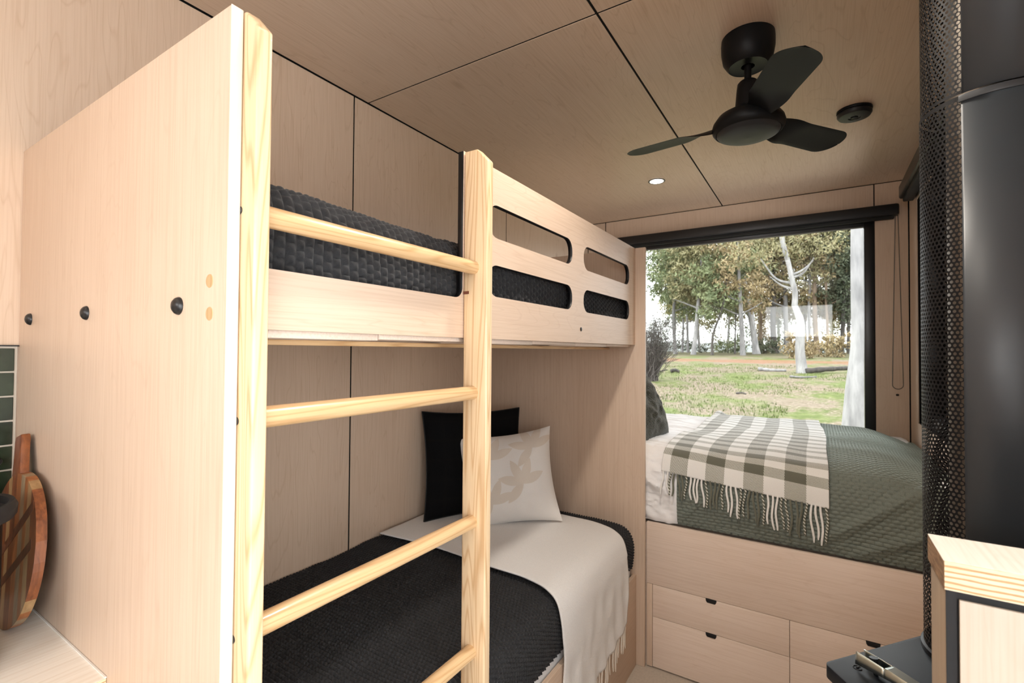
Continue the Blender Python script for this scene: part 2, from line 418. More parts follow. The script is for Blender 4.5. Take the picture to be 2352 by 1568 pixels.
for lo, hi in (((-.1, YB-.1, 0), (DX0, YB, CEIL)), ((DX1, YB-.1, 0), (XR+.1, YB, CEIL)), ((DX0, YB-.1, DZ1), (DX1, YB, CEIL)), ((DX0, YB-.1, 0), (DX1, YB, DZ0))): wb.box(lo, hi)
struct('wall_rear', wb, PLYW)
ya, yb = YB-.09, YB-.03
window('window_4', [((DX0, ya, DZ0), (DX0+.06, yb, DZ1)), ((DX1-.06, ya, DZ0), (DX1, yb, DZ1)), ((DX0+.06, ya, DZ0), (DX1-.06, yb, DZ0+.06)), ((DX0+.06, ya, DZ1-.06), (DX1-.06, yb, DZ1))],
       (DX0+.05, YB-.062, DZ0+.05), (DX1-.05, YB-.058, DZ1-.05))

# ------------------------------------------------------------------ bunk bed
bb = thing('bunk_bed', 'pale plywood bunk bed with a slotted guard rail and pine ladder', 'bunk bed', (.55, 1.05, 0))
PX = 1.0835; PT = 2.177
bx('end_panel', (.002, 0, 0), (PX-.002, .018, PT), PLYP, bb, .0012)['label'] = 'tall near end panel of pale plywood'
es = bx('edge_strip', (PX-.002, -.0003, 0), (PX, .0183, PT+.0003), STRIP, bb, .0006)
bx('end_panel', (.002, 2.1145, 0), (1.094, 2.1325, 2.184), PLYP, bb, .004)['label'] = 'far end panel of pale plywood beside the large bed'
def cap(x, z):
    prof = [(.0155, 0), (.0155, .002), (.0135, .006), (.009, .0095), (.004, .0112), (0.0, .0115)]
    q = B().lathe(prof, (0, 0, 0), 24); q.v = [(x+p[0], -p[2], z+p[1]) for p in q.v]
    O('bolt_cap', q, RUBBER, bb, smooth=True)
for x, z in ((.1006, 1.709), (.4993, 1.711), (.9275, 1.708)): cap(x, z)
for x, z in ((1.0304, 1.744), (1.0316, 1.691)):
    q = B().lathe([(0, .0008), (.0105, .0008), (.0112, 0)], (0, 0, 0), 24); q.v = [(x+p[0], -p[2], z+p[1]) for p in q.v]
    O('dowel_plug', q, DOWEL, bb, smooth=True)
# guard rail board
RX0, RX1 = 1.0226, 1.0406; RZ0, RZ1, PLK = 1.669, 2.1815, 1.777; YP = .6425; rr = .03
outer = [(.018, RZ0), (2.1145, RZ0), (2.1145, RZ1), (YP, RZ1)]
outer += [(YP-rr+rr*math.cos(t), PLK+rr-rr*math.sin(t)) for t in np.linspace(0, PI/2, 9)]
outer += [(.018, PLK)]
slots = [stadium(.765, 1.338, 1.973, 2.073, .046), stadium(1.447, 2.016, 1.973, 2.073, .046),
         stadium(.765, 1.338, 1.796, 1.891, .044), stadium(1.447, 2.016, 1.796, 1.891, .044)]
poly_holes('guard_rail', outer, slots, RX0, RX1, [PLYY, BLACK], bb,
           lambda y, z: (y > .3 and RZ0+.02 < z < RZ1-.01 and y < 2.1) )
q = B().lathe([(.0085, 0), (.0085, .001), (.006, .0025), (0, .003)], (0, 0, 0), 20); q.v = [(RX1+p[2], 1.4228+p[0], 1.7236+p[1]) for p in q.v]
O('bolt_cap', q, RUBBER, bb, smooth=True)
# deck of the top bunk: boards under the mattress
for k in range(6):
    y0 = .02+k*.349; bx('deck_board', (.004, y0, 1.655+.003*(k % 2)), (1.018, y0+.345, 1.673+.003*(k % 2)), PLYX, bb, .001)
bx('deck_bearer', (.86, .02, 1.643), (.90, 2.112, 1.655), PINEY, bb, .002)
# lower base
bx('base_board', (1.032, .05, .0), (1.05, 2.113, .468), PLYY, bb, .0015)
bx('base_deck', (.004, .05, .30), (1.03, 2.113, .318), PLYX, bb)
# ladder
def post(y0, y1):
    prof = [(0, 1.0435), (0, 1.1215), (2.141, 1.1215), (2.178, 1.0855), (2.178, 1.0435)]   # (z, x)
    O('ladder_post', B().prism(prof, 1, y0, y1), PINE, bb, .0042, seg=3)
post(.0205, .0465); post(.6435, .6705)
for z in (1.857, 1.521, 1.178, .836, .494, .15):
    pts = [(1.0772, y, z) for y in np.linspace(.040, .652, 14)]
    O('rung', B().tube(pts, .0182, 28), PINEY, bb, smooth=True)
for z in (1.856, 1.520, 1.178, .836):
    q = B().lathe([(.0065, 0), (.0065, .0012), (.005, .0022), (0, .0026)], (0, 0, 0), 20); q.v = [(1.0795+p[0], .0205-p[2], z+p[1]) for p in q.v]
    O('bolt_cap', q, RUBBER, bb, smooth=True)
for y in (.6435,):
    bx('metal_clip', (1.0436, y-.0012, 1.787), (1.062, y+.001, 1.795), plain('rusty_clip', (.16, .05, .025), .6), bb)

# ------------------------------------------------------------------ bunk bedding
def waffle_mat(name, col):
    m, nt, p = newmat(name)
    n = noise(nt, coords(nt, (1, 1, 1), rnd=False), 900., 3., .7)
    big = noise(nt, coords(nt, (1, 1, 1), rnd=False), 30., 3.)
    c1 = ramp(nt, n, [(.3, tuple(x*.7 for x in col)), (.7, tuple(x*1.5 for x in col))])
    c2 = mix(nt, .5, c1, ramp(nt, big, [(.3, (.8, .8, .8)), (.7, (1.15, 1.15, 1.15))]), 'MULTIPLY')
    nt.links.new(c2, p.inputs['Base Color']); p.inputs['Roughness'].default_value = .92
    p.inputs['Specular IOR Level'].default_value = .15; p.inputs['Sheen Weight'].default_value = .12
    bump(nt, p, n, .4, .0008); return m
WAF = waffle_mat('charcoal_waffle_cotton', (.026, .026, .028))
def waffle(P, U, V, cell, amp, stag=False):
    """P (nu,nv,3) surface with metre parameters U,V ; returns displaced surface"""
    du = np.gradient(P, axis=0); dv = np.gradient(P, axis=1); n = np.cross(du, dv)
    n /= np.linalg.norm(n, axis=2)[..., None]+1e-9
    uu = U/cell; vv = V/cell
    if stag: uu = uu+.5*(np.floor(vv) % 2)
    a_ = np.abs(2*(uu-np.floor(uu))-1); b_ = np.abs(2*(vv-np.floor(vv))-1)
    h = np.maximum(a_, b_)**1.9
    return P, n, h*amp
def swept(prof, n_prof, s_vals, axis, cell, amp, bulge=None, stag=False, sign=1):
    """cross-section (p,z) points swept along `axis` (0: along x, prof in y,z ; 1: along y, prof in x,z)"""
    Q, s = cat(prof, n_prof)
    T = np.asarray(s_vals)
    P = np.zeros((len(Q), len(T), 3)); o_ = 1-axis
    P[..., o_] = Q[:, 0][:, None]; P[..., 2] = Q[:, 1][:, None]; P[..., axis] = T[None]
    U = np.repeat(s[:, None], len(T), 1); V = np.repeat(T[None], len(Q), 0)
    if bulge is not None: P = bulge(P, U, V)
    if cell:
        P, n, h = waffle(P, U, V, cell, amp, stag); P = P+n*h[..., None]*sign
    return P, np.stack([U, V], -1)
# top bunk
mt = thing('mattress', 'white single mattress on the top bunk under a charcoal waffle blanket', 'mattress', (.5, 1.07, 1.68))
mt = O('core', B().box((.03, .03, 1.680), (.985, 2.10, 1.925)), WHITEMAT, mt, .03)
prof = [(.999, 1.700), (1.004, 1.76), (1.006, 1.83), (.999, 1.89), (.975, 1.932), (.92, 1.957), (.82, 1.966), (.6, 1.968), (.3, 1.962), (.02, 1.95)]
def bul1(P, U, V):
    d = .010*vnoise(V, U*2, 5., 3)+.004*vnoise(V, U, 17., 5)
    P[..., 2] += d*sm(U, .1, .3)*1.3; P[..., 0] += np.minimum(d, .006)*sm(.25-U, -.05, .15)*.8
    P[..., 2] += .022*np.exp(-(V/.45)**2)*sm(U, .12, .3)
    e = np.exp(-((V-.30)/.10)**2-((U-.05)/.05)**2)*.006; P[..., 0] += e
    return P
P, uv = swept(prof, 300, np.linspace(.02, 2.112, 560), 1, .0215, .0088, bul1, True)
o = O('blanket', B().grid(P, uv, flip=True), WAF, None, smooth=True)
tag(o, 'charcoal waffle blanket on the top bunk behind the ladder and rail slots', 'blanket')
# lower bunk
m2 = thing('mattress', 'white mattress edge showing above the base board of the lower bunk', 'mattress', (.5, 1.07, .318))
O('core', B().box((.02, .055, .318), (1.026, 2.108, .672)), WHITEMAT, m2, .03)
prof = [(1.030, .492), (1.036, .53), (1.040, .58), (1.037, .63), (1.020, .675), (.985, .703), (.92, .714), (.7, .718), (.35, .716), (.012, .708)]
def bul2(P, U, V):
    d = .006*vnoise(V, U, 4., 9)+.002*vnoise(V, U, 15., 2)
    P[..., 2] += d*sm(U, .12, .3); P[..., 0] += d*.8*sm(.3-U, 0, .2); return P
P, uv = swept(prof, 460, np.linspace(.06, 2.110, 820), 1, .0145, .0078, bul2, True)
LOWP = prof
o = O('blanket', B().grid(P, uv, flip=True), WAF, None, smooth=True)
tag(o, 'charcoal waffle blanket spread flat over the lower bunk', 'blanket')

# cream throw over the lower bunk
CREAM = fabric('cream_wool', (.90, .89, .875), .06, 260., 1.0, .5, .95, dist=.003)
FR = fabric('cream_fringe', (.78, .70, .60), .12, 500., .3, .3, .95)
hang = [(1.062, .17), (1.060, .26), (1.061, .36), (1.062, .46), (1.060, .56), (1.056, .63), (1.036, .692), (.995, .722), (.92, .734), (.7, .738), (.35, .736), (.03, .728)]
Q, s = cat(hang, 150); nT = 110
T = np.linspace(0, 1, nT)
P = np.zeros((len(Q), nT, 3)); L = s[-1]
for i in range(len(Q)):
    ss = s[i]; top = sm(ss, .45, .75)
    ya = 1.225+.055*top; yb = 1.940+.065*top
    if ss < .45: ya -= .0; yb -= .01
    P[i, :, 1] = ya+(yb-ya)*T + .012*np.sin(6*ss)*1.0
    P[i, :, 0] = Q[i, 0]; P[i, :, 2] = Q[i, 1]
U = np.repeat(s[:, None], nT, 1); V = P[..., 1]
fold = .010*np.sin(V*55+1.5*np.sin(U*5))*sm(.5-U, 0, .35)*(.4+.6*vnoise(V, U, 6., 4))
P[..., 0] += np.maximum(fold, -.004)+.003*vnoise(V, U, 9., 1)*sm(.6-U, 0, .2)
P[..., 2] += (.004*vnoise(V, U, 7., 8)+.003)*sm(U, .5, .8)
hemcut = (V-1.22)/.72                                              # hem rises to the far side
P[:, :, 2] += (sm(.5-U, 0, .5))*(.02+.115*np.clip(hemcut, 0, 1))
tw = thing('throw_blanket', 'cream wool throw with a fringe hanging over the lower bunk', 'throw', (.6, 1.6, .72))
b1 = B().grid(P, np.stack([U, V], -1)); o = O('cloth', b1, CREAM, tw, smooth=True)
md = o.modifiers.new('thick', 'SOLIDIFY'); md.thickness = .006; md.offset = 0
for k in range(30):
    j = int((k+.5)/30*(nT-1)); p0 = Vector(P[0, j]); l = .085+.02*random.random()
    pts = [p0+Vector((0, 0, .004)), p0+Vector((random.uniform(-.002, .004), random.uniform(-.004, .004), -l*.5)), p0+Vector((random.uniform(-.003, .006), random.uniform(-.009, .009), -l))]
    O('tassel', B().tube(cat(pts, 7)[0], [.0035, .0042, .004, .004, .0042, .0036, .002], 6), FR, tw, smooth=True)

# cushions
def cushion(name, label, w, h, t, mat, loc, rot, org, uvs=1., wr=.006, seed=1, n=44, piping=None, pinch=.93):
    th = thing(name, label, 'cushion', org)
    u = np.linspace(-1, 1, n); Ug, Vg = np.meshgrid(u, u, indexing='ij')
    rmat = Matrix.Rotation(rot[2], 3, 'Z') @ Matrix.Rotation(rot[1], 3, 'Y') @ Matrix.Rotation(rot[0], 3, 'X')
    R_ = np.array(rmat)
    bld = B()
    def side(sg):
        prof = (np.clip(1-np.abs(Ug)**2.6, 0, 1)**.62)*(np.clip(1-np.abs(Vg)**2.6, 0, 1)**.62)
        sx = 1-(1-pinch)*(1-np.abs(Vg)**2)*np.abs(Ug); sz = 1-(1-pinch)*(1-np.abs(Ug)**2)*np.abs(Vg)
        x = Ug*w/2*sx; z = Vg*h/2*sz
        y = sg*(prof*t/2 + prof*(wr*vnoise(Ug+2, Vg+3, 2.2, seed)+wr*.5*vnoise(Ug, Vg, 6., seed+1)))
        return np.stack([x, y, z], -1) @ R_.T + np.array(loc)
    uv = np.stack([Ug*w/2, Vg*h/2], -1)
    P1 = side(-1); P2 = side(1)
    bld.grid(P1, None); n0 = len(bld.v); bld.grid(P2, None, flip=True)
    bld.uv = np.concatenate([uv.reshape(-1, 2), uv.reshape(-1, 2)+3.])
    O('cover', bld, mat, th, smooth=True)
    if piping:
        loop = np.concatenate([P1[:, 0], P1[-1, 1:], P1[::-1, -1][1:], P1[0, ::-1][1:]])
        O('piping', B().tube(loop.tolist(), .0035, 6, False), piping, th, smooth=True)
    return th
m, nt, p = newmat('black_velvet_check')
t = nt.nodes.new('ShaderNodeTexCoord'); sx = nt.nodes.new('ShaderNodeSeparateXYZ'); nt.links.new(t.outputs['UV'], sx.inputs[0])
ck = math_(nt, 'MAXIMUM', math_(nt, 'SINE', math_(nt, 'MULTIPLY', sx.outputs[0], 60.)), math_(nt, 'SINE', math_(nt, 'MULTIPLY', sx.outputs[1], 60.)))
nt.links.new(ramp(nt, ck, [(.9, (.0045, .0045, .005)), (.97, (.0065, .006, .006))]), p.inputs['Base Color'])
p.inputs['Roughness'].default_value = .9; p.inputs['Specular IOR Level'].default_value = .1
cushion('cushion', 'large black cushion propped in the corner of the lower bunk', .57, .57, .13, m, (.25, 1.76, 1.02), (-.13, 0, math.radians(55)), (.25, 1.78, .73), piping=plain('black_piping', (.008, .008, .008), .7))
# leaf-print cushion
m, nt, p = newmat('cream_leaf_print')
uvv = coords(nt, (1, 1, 1), uv=True)
sxy = nt.nodes.new('ShaderNodeSeparateXYZ'); nt.links.new(uvv, sxy.inputs[0])
lf = None; rl = random.Random(11)
leafs = [(.045+.062*math.cos(q_)+cx_, .02+.062*math.sin(q_)+cy_, q_, .070, .024) for cx_, cy_ in ((.03, -.05), (-.13, .09), (.10, .13), (-.14, -.14)) for q_ in (.35, 1.15, 2.0, 2.9, 4.0)]
for lx, ly, la, ll_, lw_ in leafs:
    dx = math_(nt, 'SUBTRACT', sxy.outputs[0], lx); dy = math_(nt, 'SUBTRACT', sxy.outputs[1], ly)
    uu = math_(nt, 'ADD', math_(nt, 'MULTIPLY', dx, math.cos(la)), math_(nt, 'MULTIPLY', dy, math.sin(la)))
    vv_ = math_(nt, 'SUBTRACT', math_(nt, 'MULTIPLY', dy, math.cos(la)), math_(nt, 'MULTIPLY', dx, math.sin(la)))
    q2 = math_(nt, 'SUBTRACT', 1., math_(nt, 'POWER', math_(nt, 'ABSOLUTE', math_(nt, 'DIVIDE', uu, ll_)), 2.))
    ins = math_(nt, 'LESS_THAN', math_(nt, 'ABSOLUTE', vv_), math_(nt, 'MULTIPLY', q2, lw_))
    lf = ins if lf is None else math_(nt, 'MAXIMUM', lf, ins)
wn = noise(nt, uvv, 420., 2., .7)
cc = mix(nt, lf, (.86, .835, .80), (.77, .70, .615))
cc = mix(nt, .35, cc, ramp(nt, wn, [(.3, (.72, .72, .72)), (.7, (1.1, 1.1, 1.1))]), 'MULTIPLY')
nt.links.new(cc, p.inputs['Base Color']); p.inputs['Roughness'].default_value = .9; p.inputs['Sheen Weight'].default_value = .3
bump(nt, p, wn, .4, .0012)
cushion('cushion', 'cream cushion with beige leaf print leaning on the black cushion', .51, .49, .19, m, (.47, 1.77, .96), (-.24, math.radians(-7), math.radians(33)), (.45, 1.8, .73), wr=.012, seed=5, pinch=.90)

# ------------------------------------------------------------------ large bed on a drawer platform
CY = 2.1345; PTOP = .746
bp = thing('bed_platform', 'pale veneer bed platform with drawers under the large bed', 'bed base', (1.2, 2.9, 0))
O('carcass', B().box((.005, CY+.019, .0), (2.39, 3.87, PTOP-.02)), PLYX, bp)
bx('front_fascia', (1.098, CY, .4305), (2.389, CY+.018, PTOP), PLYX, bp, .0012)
bx('stile', (1.098, CY, .006), (1.1275, CY+.018, .4285), PLYP, bp, .0008)
def drawer(x0, x1, z0, z1):
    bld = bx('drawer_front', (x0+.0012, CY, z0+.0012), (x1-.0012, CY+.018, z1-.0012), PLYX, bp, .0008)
    xc = x0+.462*(x1-x0) if x0 < 1.5 else x0+.49*(x1-x0)
    w = .025; P = [(z1-.001, xc-w), (z1-.012, xc-w*.93), (z1-.019, xc-w*.72), (z1-.0195, xc+w*.72), (z1-.012, xc+w*.93), (z1-.001, xc+w)]
    pull = O('finger_pull', B().prism(P, 1, CY-.0025, CY+.004), BLACKM, bld, .001)
    pull['label'] = 'black finger pull'
for x0, x1 in ((1.1285, 1.7455), (1.7455, 2.3625)):
    drawer(x0, x1, .2645, .4295); drawer(x0, x1, .008, .2645)
bx('stile', (2.3635, CY, .006), (2.389, CY+.018, .4285), PLYP, bp, .0008)

bm_ = thing('mattress', 'thick mattress of the large bed under the quilt', 'mattress', (1.2, 2.98, PTOP))
O('core', B().box((.03, 2.205, PTOP), (2.36, 3.76, 1.075)), WHITEMAT, bm_, .04)
BEDP = [(2.183, .750), (2.170, .79), (2.158, .88), (2.158, .97), (2.172, 1.04), (2.205, 1.085), (2.27, 1.108), (2.4, 1.118), (2.7, 1.126), (3.1, 1.132), (3.5, 1.130), (3.68, 1.112), (3.77, 1.06), (3.79, .95)]
BQ, BS = cat(BEDP, 400)
BN = -normals2(BQ)
BN = np.where((BN[:, :1]*0+1) > 0, BN, BN)
if BN[200, 1] < 0: BN = -BN
def bedsurf(s, x, off):
    """point on the bed's cross-section at arc length s, position x along the bed, off metres outward"""
    y = np.interp(s, BS, BQ[:, 0]); z = np.interp(s, BS, BQ[:, 1]); ny = np.interp(s, BS, BN[:, 0]); nz = np.interp(s, BS, BN[:, 1])
    drop = -.075*sm(x, 2.08, 2.40)*sm(s, .15, .5)
    bul = .010*vnoise(x+1, s, 3.2, 21)*sm(s, .1, .3)
    return np.stack([x+0*s, y+ny*(off+bul), z+nz*(off+bul)+drop], -1)
def bedcloth(x0, x1, s0, s1, nx, ns, off, extra=None, cell=None):
    xs = np.linspace(x0, x1, nx); ss = np.linspace(s0, s1, ns)
    Sg, Xg = np.meshgrid(ss, xs, indexing='ij')
    P = bedsurf(Sg, Xg, off)
    if extra is not None:
        e = extra(Sg, Xg); ny = np.interp(Sg, BS, BN[:, 0]); nz = np.interp(Sg, BS, BN[:, 1])
        P[..., 1] += ny*e; P[..., 2] += nz*e
    return P, np.stack([Xg, Sg], -1)
WHITEC = fabric('white_cotton', (.88, .88, .89), .03, 200., .2, .2, .85)
def wrink(Sg, Xg):
    a_ = .011*vnoise(Xg*1.2+.3*Sg, Sg*3.6+Xg*.8, 5., 31)+.007*vnoise(Xg*1.5, Sg*4+Xg, 10., 33)+.004*vnoise(Xg*2, Sg*4, 22., 34)
    ridge = .010*(1-np.abs(vnoise(Xg*1.1+Sg*.4, Sg*3.2+Xg*1.3, 6., 41)))**3
    return (a_+ridge)*(.35+.65*(1-sm(Sg, .35, .7)))*(1-.9*sm(Xg, 1.19, 1.25))
P, uv = bedcloth(.03, 1.258, .0, BS[-1], 150, 260, .004, wrink)
o = O('duvet', B().grid(P, uv, flip=True), WHITEC, None, smooth=True)
tag(o, 'crumpled white duvet on the large bed beside the bunk end panel', 'duvet')
# green quilt with honeycomb emboss
m, nt, p = newmat('sage_green_velvet'); uvv = coords(nt, (1, 1, 1), uv=True)
lw = nt.nodes.new('ShaderNodeTexNoise'); lw.inputs['Scale'].default_value = 350.; nt.links.new(uvv, lw.inputs['Vector'])
nt.links.new(ramp(nt, lw.outputs['Fac'], [(.3, (.132, .152, .130)), (.7, (.188, .214, .185))]), p.inputs['Base Color'])
p.inputs['Roughness'].default_value = .62; p.inputs['Sheen Weight'].default_value = 1.0; p.inputs['Sheen Roughness'].default_value = .32
p.inputs['Sheen Tint'].default_value = (.72, .86, .78, 1); p.inputs['Specular IOR Level'].default_value = .25
bump(nt, p, lw.outputs['Fac'], .3, .001)
QUILT = m
def qex(Sg, Xg):
    c_ = .030; uu = Xg/c_; vv_ = Sg/(c_*.55); uu = uu+.5*(np.floor(vv_) % 2)
    a_ = 2*(uu-np.floor(uu))-1; b_ = 2*(vv_-np.floor(vv_))-1
    puff = np.clip(1-a_*a_, 0, 1)**.5*np.clip(1-b_*b_, 0, 1)**.5*.0055
    fl = np.maximum(0, 1-np.abs((Sg-.02-.62*(Xg-1.75))-.02*np.sin(Xg*9))/.045)*.014*sm(Xg, 1.7, 1.95)*sm(.55-Sg, 0, .25)
    fl2 = np.maximum(0, 1-np.abs((Sg-.0-.55*(Xg-1.95)))/.04)*.012*sm(Xg, 1.9, 2.05)*sm(.45-Sg, 0, .2)
    fl3 = np.maximum(0, 1-np.abs((Sg-.05-.9*(Xg-1.27)))/.03)*.007*sm(.35-Sg, 0, .2)*sm(Xg, 1.25, 1.3)
    return puff+fl+fl2+fl3+.006*vnoise(Xg, Sg, 4., 51)*(Sg > .02)
P, uv = bedcloth(1.248, 2.372, .006, BS[-1]-.05, 420, 600, .010, qex)
o = O('quilt', B().grid(P, uv, flip=True), QUILT, None, smooth=True)
tag(o, 'sage green honeycomb quilt over the foot of the large bed', 'quilt')

# check throw
m, nt, p = newmat('olive_white_check_wool'); t = nt.nodes.new('ShaderNodeTexCoord'); sx = nt.nodes.new('ShaderNodeSeparateXYZ')
nt.links.new(t.outputs['UV'], sx.inputs[0])
cw = .0853
colf = math_(nt, 'LESS_THAN', math_(nt, 'FRACT', math_(nt, 'ADD', math_(nt, 'DIVIDE', sx.outputs[0], 2*cw), .25+.5)), .5)
v = sx.outputs[1]
band = math_(nt, 'MULTIPLY', math_(nt, 'GREATER_THAN', v, .075), math_(nt, 'LESS_THAN', v, .115))
thin = math_(nt, 'MULTIPLY', math_(nt, 'GREATER_THAN', v, .15), math_(nt, 'LESS_THAN', math_(nt, 'FRACT', math_(nt, 'DIVIDE', math_(nt, 'SUBTRACT', v, .15), .098)), .42))
rowf = math_(nt, 'MAXIMUM', band, thin)
twill = math_(nt, 'GREATER_THAN', math_(nt, 'SINE', math_(nt, 'MULTIPLY', math_(nt, 'ADD', sx.outputs[0], math_(nt, 'MULTIPLY', v, .55)), 1150.)), 0.)
half = mix(nt, twill, (.74, .74, .70), (.19, .195, .155))
dark = (.15, .152, .118); wht = (.87, .87, .85)
c0 = mix(nt, rowf, wht, half); c1 = mix(nt, rowf, half, dark)
c2 = mix(nt, colf, c0, c1)
fz = noise(nt, t.outputs['UV'], 500., 3., .7)
c2 = mix(nt, .35, c2, ramp(nt, fz, [(.3, (.75, .75, .75)), (.7, (1.1, 1.1, 1.1))]), 'MULTIPLY')
nt.links.new(c2, p.inputs['Base Color']); p.inputs['Roughness'].default_value = .95; p.inputs['Sheen Weight'].default_value = .5
p.inputs['Specular IOR Level'].default_value = .1
bump(nt, p, fz, .6, .002)
ct = thing('throw_blanket', 'olive and white checked wool throw laid across the large bed', 'throw', (1.53, 2.9, 1.14))
TX0, TX1 = 1.172, 1.897
nx, ns = 150, 260
hem = lambda x: .268-.062*(x-TX0)/(TX1-TX0)     # arc length of the hem on the bed's front
xs = np.linspace(0, 1, nx)
P = np.zeros((ns, nx, 3)); UVt = np.zeros((ns, nx, 2)); SEND = BS[-1]-.27
for j, u_ in enumerate(xs):
    s0 = hem(TX0+u_*(TX1-TX0)); ss = np.linspace(s0, SEND, ns)
    xw = TX0+u_*(TX1-TX0)+.02*sm(ss, .3, 1.2)*(1-u_)*1.2-.01*np.sin(ss*4)*sm(ss, .3, .8)-.03*sm(ss, .5, 1.8)*u_
    off = .026+.006*vnoise(xw, ss, 6., 61)+.010*np.maximum(0, vnoise(xw*1.5, ss, 4., 62))*sm(ss, .4, .7)+.03*np.exp(-((ss-SEND)/.07)**2)*np.exp(-((u_-.03)/.06)**2)
    P[:, j] = bedsurf(ss, xw, off); UVt[:, j, 0] = u_*(TX1-TX0); UVt[:, j, 1] = ss-s0
o = O('cloth', B().grid(P, UVt, flip=True), m, ct, smooth=True)
md = o.modifiers.new('thick', 'SOLIDIFY'); md.thickness = .005; md.offset = 0
WT = fabric('white_wool_yarn', (.87, .87, .85), .1, 300., .4, .3, .95); OT = fabric('olive_wool_yarn', (.16, .165, .125), .2, 300., .4, .3, .95)
m2_, nt, p = newmat('twisted_two_tone_yarn'); t = nt.nodes.new('ShaderNodeTexCoord'); sx = nt.nodes.new('ShaderNodeSeparateXYZ'); nt.links.new(t.outputs['Object'], sx.inputs[0])
nt.links.new(ramp(nt, math_(nt, 'SINE', math_(nt, 'MULTIPLY', math_(nt, 'ADD', sx.outputs[2], math_(nt, 'MULTIPLY', sx.outputs[0], .8)), 420.)), [(.45, (.16, .165, .12)), (.55, (.78, .78, .74))]), p.inputs['Base Color'])
p.inputs['Roughness'].default_value = .95
NT = 38
for k in range(NT):
    u_ = (k+.5)/NT; x = TX0+u_*(TX1-TX0); s0 = hem(x)
    colu = u_*(TX1-TX0)/cw; ph = (colu/2+.75) % 1.; edge = min(ph % .5, .5-ph % .5)
    mt_ = m2_ if edge < .07 else (OT if ph < .5 else WT)
    ln = .105+.05*u_+random.uniform(-.012, .012); sway = random.uniform(-.012, .012)
    pts = []
    for i in range(9):
        f_ = i/8; ss = s0+.004-f_*ln
        q = bedsurf(np.array([max(ss, -.0)]), np.array([x+sway*f_**1.5+.004*math.sin(f_*6+k)]), .027+.006*f_)[0]
        pts.append(q)
    O('tassel', B().tube(pts, [.004, .0046, .0048, .0048, .0046, .0048, .0048, .0046, .003], 7), mt_, ct, smooth=True)
# boucle cushion
m, nt, p = newmat('dark_green_boucle')
bn = noise(nt, coords(nt, (1, 1, 1), rnd=False), 130., 2., .6)
nt.links.new(ramp(nt, bn, [(.35, (.012, .013, .007)), (.65, (.052, .050, .030))]), p.inputs['Base Color']); p.inputs['Roughness'].default_value = .95
p.inputs['Sheen Weight'].default_value = .2
bump(nt, p, bn, 1., .008)
cushion('cushion', 'dark green boucle cushion on the white duvet behind the end panel', .42, .42, .15, m, (.965, 2.52, 1.300), (-.38, 0, math.radians(84)), (.95, 2.56, 1.14), wr=.02, seed=9, n=70)

# ------------------------------------------------------------------ roller blinds
def blind(name, label, org): return thing(name, label, 'roller blind', org)
rb = blind('roller_blind', 'black roller blind cassette over the big end window', (1.2, 3.85, 2.63))
def cassette(lo, hi): return B().box(lo, hi)
O('cassette', B().box((.10, 3.822, 2.592), (2.335, 3.883, 2.672)), FRAME, rb, .012, seg=3)
bx('roller', (.12, 3.835, 2.570), (2.31, 3.870, 2.596), plain('black_blind_fabric', (.008, .008, .008), .8), rb, .006)
def chain(name, parent, x, y, ztop, zbot, w, tilt):
    pts = []
    for i in range(40):
        f_ = i/39; pts.append((x-w*(.25+.75*f_), y, ztop+(zbot+w-ztop)*f_))
    for i in range(1, 16):
        t_ = PI+PI*i/16; pts.append((x+w*math.cos(t_), y, zbot+w+w*math.sin(t_)))
    for i in range(40):
        f_ = 1-i/39; pts.append((x+w*(.25+.75*f_), y, ztop+(zbot+w-ztop)*f_))
    O(name, B().tube(pts, .0028, 6), CHAIN, parent, smooth=True)
chain('bead_chain', rb, 2.324, 3.862, 2.596, 1.386, .030, 0)
q = B().lathe([(0, -.008), (.007, -.006), (.009, 0), (.007, .006), (0, .008)], (2.322, 3.872, 1.345), 16)
O('chain_clip', q, BLACK, rb, smooth=True)
rb2 = blind('roller_blind', 'black roller blind cassette over the side window by the flue', (2.35, 2.5, 2.65))
O('cassette', B().box((2.313, 1.42, 2.650), (2.394, 3.655, 2.742)), FRAME, rb2, .014, seg=3)
bx('roller', (2.33, 1.44, 2.622), (2.385, 3.62, 2.654), BLACKM, rb2, .006)

# ------------------------------------------------------------------ ceiling fan
FX, FY = 1.636, 1.635
fan = thing('ceiling_fan', 'black three-blade ceiling fan on a short rod', 'ceiling fan', (FX, FY, 2.5))
O('canopy', B().lathe([(.093, CEIL-.001), (.0945, CEIL-.02), (.094, CEIL-.05), (.088, CEIL-.085), (.074, CEIL-.108), (.068, CEIL-.114), (.064, CEIL-.112), (.024, CEIL-.112), (.022, CEIL-.100)], (FX, FY, 0), 64), FANM, fan, smooth=True)
O('rod', B().tube([(FX, FY, 2.66), (FX, FY, 2.75)], .0125, 20), FANM, fan, smooth=True)
O('motor_neck', B().lathe([(.0, 2.672), (.030, 2.672), (.037, 2.664), (.040, 2.64), (.043, 2.60), (.047, 2.555)], (FX, FY, 0), 48), FANM, fan, smooth=True)
O('motor_housing', B().lathe([(.045, 2.562), (.075, 2.556), (.108, 2.538), (.124, 2.515), (.128, 2.500), (.126, 2.488), (.120, 2.479), (.114, 2.4745), (.1125, 2.478)], (FX, FY, 0), 64), FANM, fan, smooth=True)
O('lower_cover', B().lathe([(.1125, 2.477), (.108, 2.470), (.090, 2.462), (.05, 2.4555), (.0, 2.4535)], (FX, FY, 0), 64), plain('satin_black_cover', (.022, .023, .025), .45, spec=.3), fan, smooth=True)
